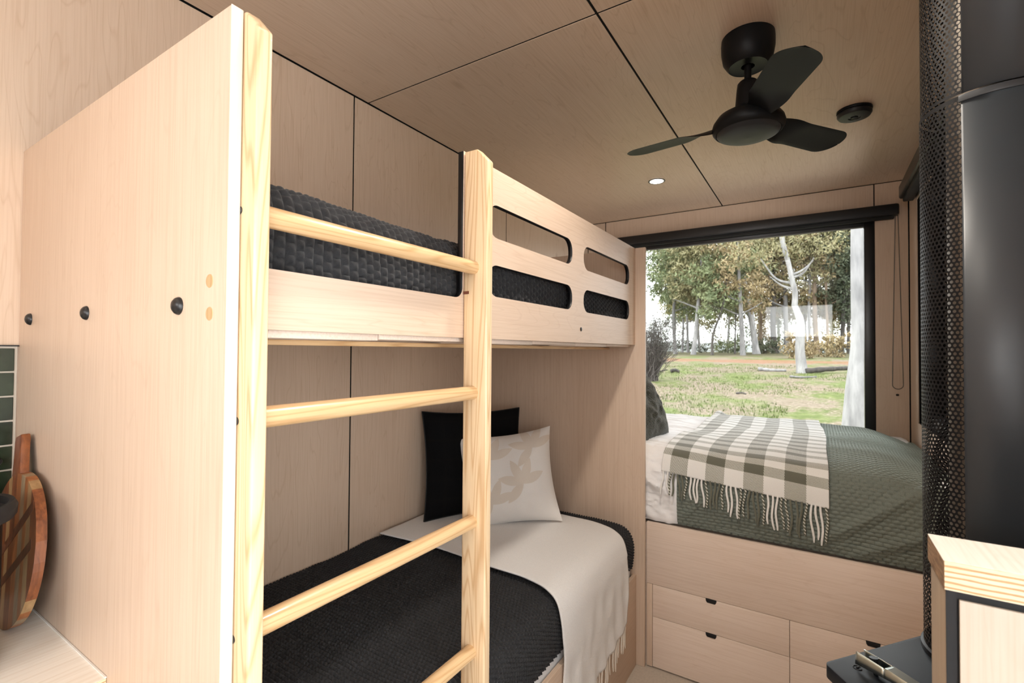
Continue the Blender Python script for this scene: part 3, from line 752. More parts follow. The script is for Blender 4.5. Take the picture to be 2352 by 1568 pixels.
def blade(ang):
    n, mw = 46, 15; top = np.zeros((n, mw, 3)); bot = np.zeros((n, mw, 3))
    ca, sa = math.cos(ang), math.sin(ang)
    for i in range(n):
        f_ = math.sin(i/(n-1)*PI/2)**.8; r = .085+f_*(.482-.085)
        wd = .042+.022*float(sm(np.array(r), .10, .22))+.009*f_
        tip = max(0., (r-.414)/.0681)
        wd = wd*math.sqrt(max(0.0001, 1-tip**2.0))
        pit = math.radians(24)*(1-sm(np.array(r), .10, .26))+math.radians(11)
        for j in range(mw):
            q = -1+2*j/(mw-1); xx = q*wd; th = .0045*math.sqrt(max(0, 1-q*q))*(1-.5*f_)
            cam_ = .004*(1-q*q)
            dy, dz = xx*math.cos(pit), -xx*math.sin(pit)+cam_
            z0 = 2.512-.010*f_
            for A, sg in ((top, 1), (bot, -1)):
                A[i, j] = (FX+r*ca-dy*sa, FY+r*sa+dy*ca, z0+dz+sg*th)
    bl = B().grid(top, flip=True); bl.grid(bot)
    O('blade', bl, FANM, fan, smooth=True)
for dg in (176., -66., 52.): blade(math.radians(dg))

# smoke detector and down lights
sd = thing('smoke_detector', 'round black smoke detector on the plywood ceiling beside the fan', 'smoke detector', (2.016, 2.52, CEIL))
O('mounting_plate', B().lathe([(.074, CEIL-.0005), (.075, CEIL-.008), (.073, CEIL-.012), (.068, CEIL-.012)], (2.016, 2.52, 0), 48), FANM, sd, smooth=True)
O('body', B().lathe([(.069, CEIL-.012), (.073, CEIL-.016), (.073, CEIL-.026), (.066, CEIL-.036), (.045, CEIL-.040), (.026, CEIL-.041), (.025, CEIL-.038), (.018, CEIL-.038), (.0, CEIL-.039)], (2.016, 2.52, 0), 48), BLACK, sd, smooth=True)
O('test_button', B().lathe([(.016, CEIL-.038), (.015, CEIL-.043), (.0, CEIL-.0445)], (2.016, 2.52, 0), 32), FANM, sd, smooth=True)
def downlight(x, y, label, watts):
    d = thing('downlight', label, 'light', (x, y, CEIL), 'recessed ceiling downlights')
    O('trim_ring', B().lathe([(.058, CEIL-.0005), (.058, CEIL-.004), (.052, CEIL-.006), (.046, CEIL-.004)], (x, y, 0), 48), LAMPRING, d, smooth=True)
    O('lens', B().lathe([(.047, CEIL-.0035), (.0, CEIL-.0042)], (x, y, 0), 48), LAMP, d)
    L = bpy.data.lights.new('downlight_glow', 'SPOT'); L.energy = watts; L.color = (1, .91, .80); L.spot_size = math.radians(125); L.spot_blend = .6; L.shadow_soft_size = .06
    lo = bpy.data.objects.new('downlight_glow', L); COL.objects.link(lo); lo.parent = d; lo.location = (0, 0, -.03)
downlight(.898, 3.02, 'small lit round downlight in the ceiling above the large bed', 12)
downlight(.60, -.62, 'lit downlight in the ceiling over the kitchen worktop', 5)
downlight(1.50, -.85, 'lit downlight in the ceiling over the kitchen aisle', 5)
downlight(1.55, .22, 'lit downlight in the ceiling over the aisle beside the ladder', 13)
downlight(1.50, .98, 'added out-of-view downlight in the ceiling between the ladder and the fan', 54)  # unseen lamp added to brighten the throw and the bed

# ------------------------------------------------------------------ wood stove with flue
ZT = .995
pl = [(1.867, .806), (2.151, 1.163), (2.36, 1.163), (2.36, .60), (2.023, .593)]
def inset(P, d):
    c_ = np.mean(P, 0); return [tuple(np.array(p)+(c_-np.array(p))/np.linalg.norm(c_-np.array(p))*d) for p in P]
st = thing('wood_stove', 'black steel wood stove with a thick top plate', 'stove', (2.15, .88, 0))
def rprism(P, z0, z1, r, bevel, name, mat, parent):
    bm = bmesh.new(); vs = [bm.verts.new((p[0], p[1], z0)) for p in P]; f = bm.faces.new(vs)
    e = bmesh.ops.extrude_face_region(bm, geom=[f]); 
    for v in e['geom']:
        if isinstance(v, bmesh.types.BMVert): v.co.z = z1
    bmesh.ops.recalc_face_normals(bm, faces=bm.faces)
    ve = [e_ for e_ in bm.edges if abs(e_.verts[0].co.z-e_.verts[1].co.z) > 1e-4]
    bmesh.ops.bevel(bm, geom=ve, offset=r, segments=5, affect='EDGES', profile=.5)
    bm.normal_update(); bmesh.ops.recalc_face_normals(bm, faces=bm.faces)
    bld = B(); bm.verts.index_update(); bld.add([v.co[:] for v in bm.verts], [[v.index for v in f.verts] for f in bm.faces]); bm.free()
    return O(name, bld, mat, parent, bevel)
TOPM = plain('blue_black_stove_paint', (.008, .011, .016), .42, spec=.32)
rprism(pl[::-1], ZT-.026, ZT, .012, .0012, 'top_plate', TOPM, st)
rprism(inset(pl[::-1], .03), .30, ZT-.026, .02, .002, 'firebox', TOPM, st)
rprism(inset(pl[::-1], .05), .0, .30, .02, .002, 'plinth', BLACKM, st)
# little flame mark by the air control
mk = B().tube([(1.9245+.0075*math.cos(t_), .823+.0075*math.sin(t_), ZT+.0002) for t_ in np.linspace(.8, 5.9, 22)], .0011, 6)
mk.tube([(1.9225, .821, ZT+.0003), (1.926, .824, ZT+.0003), (1.9265, .827, ZT+.0003)], .0016, 6)
O('flame_mark', mk, BLACK, st, smooth=True)
# perforated flue shield
fl = thing('flue_pipe', 'black flue with perforated heat shield rising from the stove', 'flue', (2.1737, .9943, ZT))
FCX, FCY = 2.1737, .9943
def perforated(z0, z1, R_):
    p_ = .0099; hr = .0032; a0, a1 = math.radians(-305), math.radians(-125.5)
    L = R_*(a1-a0); nc = int(L/(p_/2)); rows = int((z1-z0-.012)/(p_*math.sqrt(3)))
    ctr = []
    for i in range(nc):
        for j in range(rows):
            ctr.append((L-.0045-i*p_/2, z0+.010+(j+(.5 if i % 2 else 0))*p_*math.sqrt(3)))
    ctr = np.array(ctr); ctr = ctr[ctr[:, 1] < z1-.007]
    k = 12; an = np.arange(k)*2*PI/k+PI/2
    rad = np.where(np.arange(k) % 2 == 0, p_/math.sqrt(3), p_/2)
    outer_ = np.stack([rad*np.cos(an), rad*np.sin(an)], 1); inner_ = np.stack([hr*np.cos(an), hr*np.sin(an)], 1)
    ring = np.concatenate([outer_, inner_]); P = (ctr[:, None]+ring[None]).reshape(-1, 2)
    P[:, 0] = np.clip(P[:, 0], 0, L); P[:, 1] = np.clip(P[:, 1], z0, z1)
    th = a0+P[:, 0]/R_
    V = np.stack([FCX+R_*np.cos(th), FCY+R_*np.sin(th), P[:, 1]], 1)
    n = len(ctr); base = (np.arange(n)*2*k)[:, None, None]
    q = np.array([[j, (j+1) % k, k+(j+1) % k, k+j] for j in range(k)])[None]+base
    return V, q.reshape(-1, 4)
def shield(z0, z1, R_, nm):
    V, F = perforated(z0, z1, R_); bld = B(); bld.v = V.tolist(); bld.f = F.tolist(); bld.m = [0]*len(F)
    bld.lathe([(R_, z0), (R_, z0+.006)], (FCX, FCY, 0), 80, 0, math.radians(-305), math.radians(-125.5))
    bld.lathe([(R_, z1-.009), (R_, z1)], (FCX, FCY, 0), 80, 0, math.radians(-305), math.radians(-125.5))
    O('perforated_shield', bld, PERF, fl, smooth=True)
    bld = B().lathe([(R_, z0), (R_, z1)], (FCX, FCY, 0), 90, 0, math.radians(-125.6), math.radians(55))
    o = O('solid_shield', bld, FLUEM, fl, smooth=True)
    md = o.modifiers.new('t', 'SOLIDIFY'); md.thickness = .0012; md.offset = -1
ZJ = 2.153
shield(ZT+.012, ZJ, .1205, 'lower'); shield(ZJ+.004, CEIL-.001, .1185, 'upper')
O('joint_band', B().lathe([(.1205, ZJ-.014), (.1228, ZJ-.013), (.1232, ZJ-.004), (.122, ZJ), (.1195, ZJ)], (FCX, FCY, 0), 90, 0, math.radians(-127), math.radians(55)), FLUEM, fl, smooth=True)
O('base_collar', B().lathe([(.119, ZT+.001), (.1255, ZT+.001), (.1255, ZT+.010), (.1215, ZT+.013), (.119, ZT+.013)], (FCX, FCY, 0), 90), BLACK, fl, smooth=True)
O('inner_flue', B().tube([(FCX, FCY, ZT+.0005), (FCX, FCY, CEIL-.001)], .076, 48), INNER, fl, smooth=True)

# stove tool: pressed steel lever resting on the top plate
tl = thing('stove_tool', 'galvanised steel lifting lever with forked end lying on the stove', 'tool', (1.98, .80, ZT))
A0 = Vector((1.930, .836, ZT+.030)); A1 = Vector((2.060, .728, ZT+.030)); ax_ = (A1-A0).normalized(); sd_ = Vector((-ax_.y, ax_.x, 0))
n = 40; mw = 13; top = np.zeros((n, mw, 3)); rng2 = np.linspace(0, 1, n)
for i, f_ in enumerate(rng2):
    w = .0185-.002*f_ + .003*math.sin(f_*PI); dp = .020*(1-f_)**1.2+.004
    zc_ = .003*math.sin(f_*3.0)-.010*f_
    for j in range(mw):
        g_ = -1+2*j/(mw-1); ag = abs(g_)
        lat = g_ if ag < .6 else math.copysign(.6+.4*(ag-.6)*.4, g_)
        dz = 0 if ag < .5 else -dp*((ag-.5)/.5)**1.3
        p_ = A0+(A1-A0)*f_+sd_*(lat*w)+Vector((0, 0, zc_+dz)); top[i, j] = p_
bl = B(); n0 = 13
bl.grid(top[n0:], flip=True); bl.grid(top[:n0+1, :4], flip=True); bl.grid(top[:n0+1, -4:], flip=True)
o = O('lever', bl, STEEL, tl, smooth=True); md = o.modifiers.new('t', 'SOLIDIFY'); md.thickness = .0022
O('foot', B().tube([A0+(A1-A0)*.16+Vector((0, 0, .002)), A0+(A1-A0)*.17+Vector((.002, -.002, -.0295))], [.008, .004], 10), plain('dark_steel_pin', (.05, .055, .06), .35, .8), tl, smooth=True)

# ------------------------------------------------------------------ low capped cabinet in front of the stove
hc = thing('cabinet', 'narrow tall cabinet with layered plywood cap at the right edge', 'cabinet', (2.19, .435, 0))
HX0, HY0, HY1, HZ = 1.987, .383, .486, 1.385
cp = B().box((HX0, HY0, 1.3500), (2.392, HY1, HZ))
EDGE2 = plain('shaded_end_grain', (.23, .135, .07), .6)  # cap's left edge: end grain, with that side's shade put into the colour
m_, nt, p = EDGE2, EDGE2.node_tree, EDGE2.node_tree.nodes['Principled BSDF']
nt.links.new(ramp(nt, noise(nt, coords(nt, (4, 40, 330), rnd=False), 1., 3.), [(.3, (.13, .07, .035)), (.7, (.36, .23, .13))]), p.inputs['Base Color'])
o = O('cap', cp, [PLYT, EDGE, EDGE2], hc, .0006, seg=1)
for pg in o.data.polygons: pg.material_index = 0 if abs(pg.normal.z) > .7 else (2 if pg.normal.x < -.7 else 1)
SIDE = ply('grey_beige_ply', 'Z', (.36, .285, .21), fig=.4)
bx('side_panel', (HX0+.003, HY0+.0105, 0), (HX0+.0128, HY1-.002, 1.3495), SIDE, hc, .0006)
bx('black_edge', (HX0+.003, HY0+.008, 0), (HX0+.0128, HY0+.0105, 1.347), BLACKM, hc)
bx('door', (HX0+.0150, HY0+.006, .02), (2.388, HY0+.0105, 1.3385), ply('pale_door_ply', 'Z', (.60, .525, .44), fig=.4), hc, .0008)
bx('carcass', (HX0+.013, HY0+.0108, 0), (2.39, HY1-.003, 1.3495), BLACKM, hc)

# ------------------------------------------------------------------ kitchen corner
kc = thing('kitchen_bench', 'pale kitchen worktop running along the tiled wall', 'bench', (.33, -.95, 0))
cp = B().box((.0115, -1.9, .942), (.654, -.0006, .975))
o = O('worktop', cp, [PLYT, EDGE], kc, .0008, seg=1)
for pg in o.data.polygons: pg.material_index = 0 if abs(pg.normal.z) > .7 else 1
bx('cupboard', (.012, -1.9, .1), (.62, -.001, .942), PLYP, kc, .001)
bx('kickboard', (.012, -1.9, 0), (.56, -.001, .1), BLACKM, kc)
bx('sealant_bead', (.0118, -.0036, .975), (.6545, -.0006, .9775), plain('white_sealant', (.80, .78, .74), .5), kc)
# round acacia cutting board leaning on the bunk's end panel
cbd = thing('cutting_board', 'round striped acacia chopping board leaning on the bunk end panel', 'chopping board', (.22, -.05, .975))
D = .352; rd = D/2; lean = math.radians(5.6); spin = math.radians(17)
def place(u, v, w):       # board plane: u across, v up, w thickness toward the room
    uu = u*math.cos(spin)-v*math.sin(spin); vv_ = u*math.sin(spin)+v*math.cos(spin)
    h = vv_+rd; y = -.0505+h*math.sin(lean)*1.0; return (.222+uu, y-w*math.cos(lean), .9752+h*math.cos(lean)+w*math.sin(lean)*.0)
def bplate(name, poly, w0, w1, mat, parent, bev=.0012):
    n_ = len(poly); b_ = B(); b_.add([place(u, v, w0) for u, v in poly]+[place(u, v, w1) for u, v in poly],
        [tuple(range(n_)), tuple(range(2*n_-1, n_-1, -1))]+[(i, n_+i, n_+(i+1) % n_, (i+1) % n_) for i in range(n_)])
    return O(name, b_, mat, parent, bev, seg=2, angle=50)
def wood(name, c1, c2, sc=1.):
    m, nt, p = newmat(name); n = noise(nt, coords(nt, (90, 90, 7), rnd=True), 1., 4., .6, .5)
    n2 = noise(nt, coords(nt, (14, 14, 2.5)), 1., 2.)
    cc = mix(nt, .5, ramp(nt, n, [(.3, c1), (.7, c2)]), ramp(nt, n2, [(.3, (.6, .55, .5)), (.7, (1.1, 1.1, 1.1))]), 'MULTIPLY')
    nt.links.new(cc, p.inputs['Base Color']); p.inputs['Roughness'].default_value = .4; return m
AC = [wood('acacia_red', (.11, .032, .012), (.27, .09, .03)), wood('acacia_orange', (.22, .075, .022), (.39, .15, .05)), wood('acacia_dark', (.07, .025, .012), (.18, .06, .025)),
      wood('acacia_tan', (.27, .16, .07), (.42, .27, .13)), wood('acacia_grey', (.22, .15, .09), (.36, .27, .17))]
edges_ = [-rd, -.118, -.080, -.044, -.018, .018, .050, .078, .100, .128, rd]
sel = [1, 2, 0, 3, 0, 1, 4, 1, 3, 0]
for i in range(len(edges_)-1):
    u0_, u1_ = edges_[i], edges_[i+1]; us = np.linspace(u0_, u1_, 9)
    e_ = lambda u: math.sqrt(max(0., rd*rd-u*u))
    poly = [(u, -e_(u)) for u in us]+[(u, e_(u)) for u in us[::-1]]
    out_ = []
    for q_ in poly:
        if not out_ or (abs(q_[0]-out_[-1][0])+abs(q_[1]-out_[-1][1])) > 1e-5: out_.append(q_)
    if abs(out_[0][0]-out_[-1][0])+abs(out_[0][1]-out_[-1][1]) < 1e-5: out_.pop()
    bplate('strip', out_, 0, .019, AC[sel[i]], cbd, 0)
hd = [(-.036, rd-.020), (.036, rd-.020), (.029, rd+.012), (.026, rd+.045), (.026, rd+.085), (.020, rd+.097), (-.020, rd+.097), (-.026, rd+.085), (-.026, rd+.045), (-.029, rd+.012)]
bplate('handle', hd, .0005, .0185, AC[0], cbd, .003)
for v0, v1 in ((-.035, .085), (-.115, .0)):
    dv = .011; P4 = [(-.150, v0-dv), (.150, v1-dv), (.146, v1+dv), (-.154, v0+dv)]
    P4 = [tuple(np.array(q_)*min(1, (rd-.002)/np.linalg.norm(q_))) for q_ in P4]
    bplate('inlay', P4, .0186, .0196, AC[2], cbd, 0)
# black lidded pot at the left edge
pt = thing('cooking_pot', 'black lidded cooking pot on the worktop at the left edge', 'pot', (.36, -.235, .975))
pc = (.38, -.204, 0)
O('body', B().lathe([(0, .976), (.095, .976), (.102, .985), (.104, 1.15), (.104, 1.275), (.0, 1.276)], pc, 64), BLACK, pt, smooth=True)
O('lid', B().lathe([(.100, 1.272), (.121, 1.276), (.126, 1.284), (.127, 1.300), (.121, 1.312), (.113, 1.310), (.110, 1.296), (.06, 1.302), (.016, 1.312), (.0, 1.312)], pc, 64), BLACKM, pt, smooth=True)
O('knob', B().lathe([(.010, 1.310), (.010, 1.325), (.020, 1.332), (.022, 1.342), (.016, 1.352), (0, 1.355)], pc, 32), BLACK, pt, smooth=True)
hk = thing('wall_hook', 'black knob hook on the green tiles at the left edge', 'hook', (.02, -.04, 1.334))
kz = 1.334
q = B().lathe([(.006, 0), (.006, .018), (.010, .022), (.0115, .029), (.009, .036), (0, .039)], (0, 0, 0), 24); q.v = [(.009+p[2], -.0435+p[0], kz+p[1]) for p in q.v]
O('knob', q, BLACK, hk, smooth=True)
O('wire', B().tube([(.022, -.041, kz-.006), (.028, -.0395, kz-.03), (.026, -.040, kz-.05)], .0018, 8), STEEL, hk, smooth=True)

# ------------------------------------------------------------------ outside
gy = [0, 4, 10, 16, 24, 36, 60, 120, 400]; gz = [-.35, -.25, .1, .33, .70, 1.11, 1.52, 1.6, 1.6]
def gh(y): return float(np.interp(y, gy, gz))
m, nt, p = newmat('lawn_and_leaf_litter')
t = nt.nodes.new('ShaderNodeTexCoord'); sx = nt.nodes.new('ShaderNodeSeparateXYZ'); nt.links.new(t.outputs['Object'], sx.inputs[0])
ob = coords(nt, (1, .7, 1), rnd=False)
g1 = noise(nt, ob, .55, 4., .6); g2 = noise(nt, ob, 3.5, 4., .7); g3 = noise(nt, ob, 14., 3., .7)
grass_c = ramp(nt, g2, [(.3, (.070, .091, .028)), (.7, (.140, .164, .059))])
litter = ramp(nt, g3, [(.3, (.105, .084, .056)), (.55, (.182, .147, .108)), (.75, (.294, .259, .210))])
mk_ = ramp(nt, math_(nt, 'ADD', math_(nt, 'MULTIPLY', g1, .7), math_(nt, 'MULTIPLY', g2, .3)), [(.44, (0, 0, 0)), (.54, (1, 1, 1))])
gc = mix(nt, mk_, grass_c, litter)
yy = math_(nt, 'ADD', sx.outputs[1], math_(nt, 'MULTIPLY', g1, 4.))
tr = math_(nt, 'MULTIPLY', math_(nt, 'GREATER_THAN', yy, 34.5), math_(nt, 'LESS_THAN', yy, 38.3))
gc = mix(nt, math_(nt, 'MULTIPLY', tr, .65), gc, (.210, .098, .059))
far = ramp(nt, math_(nt, 'DIVIDE', sx.outputs[1], 100.), [(.40, (0, 0, 0)), (.50, (1, 1, 1))])
gc = mix(nt, far, gc, ramp(nt, g2, [(.35, (.070, .077, .032)), (.65, (.119, .098, .063))]))
nt.links.new(gc, p.inputs['Base Color']); p.inputs['Roughness'].default_value = .95; p.inputs['Specular IOR Level'].default_value = .1
GRD = m
X_ = np.linspace(-70, 60, 140); Y_ = np.concatenate([np.linspace(4.1, 40, 150), np.linspace(41, 420, 60)])
Yg, Xg = np.meshgrid(Y_, X_, indexing='ij'); Zg = np.interp(Yg, gy, gz)+.035*vnoise(Xg, Yg, .7, 71)+.02*vnoise(Xg, Yg, 2.1, 72)
tag(struct('ground', B().grid(np.stack([Xg, Yg, Zg], -1), flip=True), GRD, smooth=True), 'sloping lawn and leaf litter outside the window', 'ground')
# tufts of grass: uncountable
nb = 16000; bx_ = rng.uniform(-7, 5, nb); by_ = 8+rng.random(nb)**1.3*22
keep = vnoise(bx_, by_*.7, .55, 77) < .35; bx_, by_ = bx_[keep], by_[keep]; nb = len(bx_)
bz_ = np.interp(by_, gy, gz); an_ = rng.uniform(0, 2*PI, nb); hh = rng.uniform(.03, .09, nb); ww = rng.uniform(.008, .02, nb)
V = np.zeros((nb, 3, 3)); V[:, 0] = np.stack([bx_-ww*np.cos(an_), by_-ww*np.sin(an_), bz_-.03], 1); V[:, 1] = np.stack([bx_+ww*np.cos(an_), by_+ww*np.sin(an_), bz_-.03], 1)
V[:, 2] = np.stack([bx_+rng.normal(0, .02, nb), by_+rng.normal(0, .02, nb), bz_+hh], 1)
gb = B(); gb.v = V.reshape(-1, 3).tolist(); gb.f = [(3*i, 3*i+1, 3*i+2) for i in range(nb)]; gb.m = [0]*nb
tag(O('grass', gb, fabric('grass_blades', (.098, .126, .042), .4, 3., 0, 0)), 'short green grass scattered over the lawn', 'grass', kind='stuff')

def bark(name, c1, c2):
    m, nt, p = newmat(name); n = noise(nt, coords(nt, (6, 6, 1.2)), 1., 5., .65); n2 = noise(nt, coords(nt, (2, 2, .6)), 1., 3.)
    cc = mix(nt, .6, ramp(nt, n, [(.35, c1), (.65, c2)]), ramp(nt, n2, [(.35, (.6, .6, .62)), (.6, (1, 1, 1))]), 'MULTIPLY')
    nt.links.new(cc, p.inputs['Base Color']); p.inputs['Roughness'].default_value = .85; bump(nt, p, n, .4, .02); return m
BK = {'w': bark('pale_gum_bark', (.182, .178, .178), (.350, .343, .336)), 'g': bark('grey_gum_bark', (.119, .115, .115), (.238, .231, .224)),
      't': bark('tan_bark', (.140, .098, .066), (.252, .189, .133)), 'd': bark('dark_bark', (.035, .032, .028), (.091, .081, .070))}
def leafmat(name, c1, c2):
    m, nt, p = newmat(name); n = noise(nt, coords(nt, (1, 1, 1)), .9, 3.)
    cc = ramp(nt, n, [(.35, c1), (.65, c2)]); nt.links.new(cc, p.inputs['Base Color']); p.inputs['Roughness'].default_value = .6
    p.inputs['Specular IOR Level'].default_value = .2
    return m
LF = {'o': leafmat('olive_leaves', (.155, .150, .077), (.282, .255, .137)), 'b': leafmat('brownish_leaves', (.200, .150, .082), (.328, .264, .146)),
      'g': leafmat('green_leaves', (.118, .150, .077), (.218, .246, .127)), 'd': leafmat('dark_leaves', (.049, .062, .042), (.109, .124, .077)), 'y': leafmat('yellow_green_leaves', (.255, .246, .100), (.382, .346, .155))}
def leaves(n, blobs, lw, ll):
    """n leaf quads spread over ellipsoid blobs (x,y,z,rx,ry,rz)"""
    bl_ = np.array(blobs); wts = bl_[:, 3]*bl_[:, 5]; idx = rng.choice(len(bl_), n, p=wts/wts.sum())
    # leaves gather in small sprays inside each blob
    d = rng.normal(size=(n, 3)); d /= np.linalg.norm(d, axis=1)[:, None]; d *= (rng.random(n)**.45)[:, None]
    nc = 60; cl = rng.normal(size=(len(bl_), nc, 3)); cl /= np.linalg.norm(cl, axis=2)[..., None]; cl *= (rng.random((len(bl_), nc))**.4)[..., None]
    d = cl[idx, rng.integers(0, nc, n)]+d*.24
    c_ = bl_[idx, :3]+d*bl_[idx, 3:]
    t_ = rng.normal(size=(n, 3)); t_[:, 2] -= .8; t_ /= np.linalg.norm(t_, axis=1)[:, None]
    s_ = np.cross(t_, rng.normal(size=(n, 3))); s_ /= np.linalg.norm(s_, axis=1)[:, None]
    L_ = (ll*rng.uniform(.6, 1.3, n))[:, None]; w_ = (lw*rng.uniform(.6, 1.3, n))[:, None]
    V = np.stack([c_-t_*L_*.5, c_+s_*w_*.5, c_+t_*L_*.5, c_-s_*w_*.5], 1)
    b_ = B(); b_.v = V.reshape(-1, 3).tolist(); b_.f = [(4*i, 4*i+1, 4*i+2, 4*i+3) for i in range(n)]; b_.m = [0]*n; return b_
def tree(name, label, pts, bk, lf, blobs, nleaf, lsize=(.10, .30), group='gum trees beyond the lawn', branches=()):
    x, y, z, r = pts[0]; z0 = gh(y)
    P = [(p[0], p[1], p[2]) for p in pts]; Rr = [p[3] for p in pts]
    if z > z0+.1: P = [(x, y, z0-.1)]+P; Rr = [r*1.1]+Rr
    else: P[0] = (x, y, z0-.1)
    t_ = thing(name, label, 'tree', (x, y, z0), group)
    Q, s = cat(P, 26); d = np.r_[0, np.cumsum(np.linalg.norm(np.diff(np.array(P), axis=0), axis=1))]
    rr_ = np.interp(s/s[-1]*d[-1], d, Rr); rr_[0] *= 1.25
    O('trunk', B().tube(Q.tolist(), rr_.tolist(), 12), BK[bk], t_, smooth=True)
    for bp_, r1, r2 in branches:
        Qb, _ = cat(bp_, 14); O('branch', B().tube(Qb.tolist(), np.linspace(r1, r2, 14).tolist(), 7), BK[bk], t_, smooth=True)
    if nleaf: O('crown', leaves(nleaf, blobs, *lsize), LF[lf], t_)
    return t_
def auto_br(pts, n, ln, seed, r):
    rr_ = random.Random(seed); out = []
    for k in range(n):
        i = rr_.uniform(.45, .95)*(len(pts)-1); i0 = int(i); f_ = i-i0; A = Vector(pts[i0][:3]).lerp(Vector(pts[min(i0+1, len(pts)-1)][:3]), f_)
        sg = rr_.choice((-1, 1)); L = ln*rr_.uniform(.6, 1.2)
        out.append(([A, A+Vector((sg*L*.4, rr_.uniform(-.3, .3)*L, L*.18)), A+Vector((sg*L*.75, rr_.uniform(-.4, .4)*L, L*rr_.uniform(.3, .75)))], r, r*.3))
    return out
T_ = {
'near': [(2.26, 8.0, -.05, .20), (2.29, 8.0, .54, .163), (2.32, 8.0, 1.14, .142), (2.35, 8.0, 1.81, .099), (2.34, 8.0, 2.58, .09), (2.34, 8.0, 3.44, .084), (2.36, 8, 6, .07)],
'mid': [(1.27, 24.73, .72, .233), (1.16, 24.73, 1.75, .195), (1.2, 24.73, 2.97, .165), (.97, 24.73, 3.74, .125), (1.0, 24.73, 4.26, .117), (.89, 24.73, 4.82, .108), (.74, 24.73, 5.64, .099), (.5, 24.73, 6.72, .11), (.3, 24.73, 8.5, .08)],
'lean': [(-3.6, 56.05, 1.45, .342), (-3.98, 56.05, 4.31, .298), (-4.36, 56.05, 7.06, .299), (-4.69, 56.05, 8.38, .254), (-4.92, 56.05, 10.14, .209), (-5.34, 56.05, 11.78, .186), (-5.81, 56.05, 13.59, .19), (-6, 56.05, 17, .1)],
'a4': [(-3.96, 48.2, 1.32, .219), (-4.07, 48.2, 3.96, .199), (-4.17, 48.2, 6.46, .16), (-4.34, 48.2, 10.24, .12)],
'a5': [(-8.69, 50.05, 1.35, .239), (-8.43, 50.05, 3.86, .195), (-8.23, 50.05, 6.16, .173), (-7.91, 50.05, 10.21, .13)],
'a6': [(-2.17, 60, 1.68, .335), (-2.36, 60, 4.46, .288), (-2.28, 60, 8.97, .241), (-2.4, 60, 13.51, .193)],
'a7': [(-1.06, 60, 2.5, .261), (-1.12, 60, 5.17, .237), (-1.23, 60, 8.9, .214), (-1.61, 60, 14.92, .263)],
'a8': [(1.75, 60, 1.85, .276), (1.58, 60, 4.95, .254), (1.54, 60, 8.72, .208), (1.74, 60, 13.77, .208)],
'a9': [(2.72, 60, 1.72, .182), (2.67, 60, 4.35, .137), (2.56, 60, 7.79, .137), (2.64, 60, 12.23, .114)],
'a10': [(3.92, 60, 2.29, .202), (4.12, 60, 6.57, .202), (4.22, 60, 9.53, .202), (4.53, 60, 12.74, .135)],
'a11': [(4.48, 60, 2.92, .157), (4.53, 60, 7.12, .157), (4.46, 60, 11.34, .135)],
'a12': [(-11.01, 52.43, 1.39, .186), (-11.2, 52.43, 5.75, .163), (-10.85, 52.43, 10.11, .139)],
'a13': [(-6.57, 48.01, 1.31, .143), (-6.49, 48.01, 3.23, .102), (-5.83, 48.01, 5.26, .081), (-5.36, 48.01, 7.52, .061)],
'a14': [(-11.39, 60, 1.61, .157), (-11.47, 60, 5.3, .131), (-11.71, 60, 10.42, .105)],
'a15': [(-4.1, 66, 1.57, .2), (-4.1, 66, 5.4, .17), (-3.9, 66, 10.6, .14)],
'a16': [(-5.56, 55.1, 1.44, .092), (-5.52, 55.1, 3.58, .069), (-5.46, 55.1, 6.45, .069)],
'a17': [(-12.59, 62.46, 1.52, .137), (-12.51, 62.46, 6.49, .11), (-12.93, 62.46, 11.69, .11)],
'b1': [(-17.5, 78, 1.5, .2), (-17.2, 78, 8, .16), (-17.0, 78, 15, .1)], 'b2': [(-14.0, 80, 1.5, .22), (-14.3, 80, 8, .18), (-13.8, 80, 16, .1)],
'b3': [(-10.2, 82, 1.5, .2), (-10.0, 82, 8, .17), (-10.4, 82, 16, .1)], 'b4': [(-6.0, 84, 1.5, .25), (-5.9, 84, 8, .2), (-6.3, 84, 17, .1)],
'b5': [(-2.9, 80, 1.5, .2), (-3.1, 80, 8, .17), (-2.8, 80, 17, .1)], 'b6': [(.3, 82, 1.5, .24), (.2, 82, 8, .2), (.5, 82, 17, .1)],
'b7': [(3.4, 80, 1.5, .2), (3.5, 80, 8, .16), (3.3, 80, 16, .1)], 'b8': [(6.2, 78, 1.5, .2), (6.1, 78, 8, .16), (6.3, 78, 16, .1)],
'a18': [(1.08, 60, 2.5, .139), (1.04, 60, 6.57, .139), (1.18, 60, 11.65, .139)]}
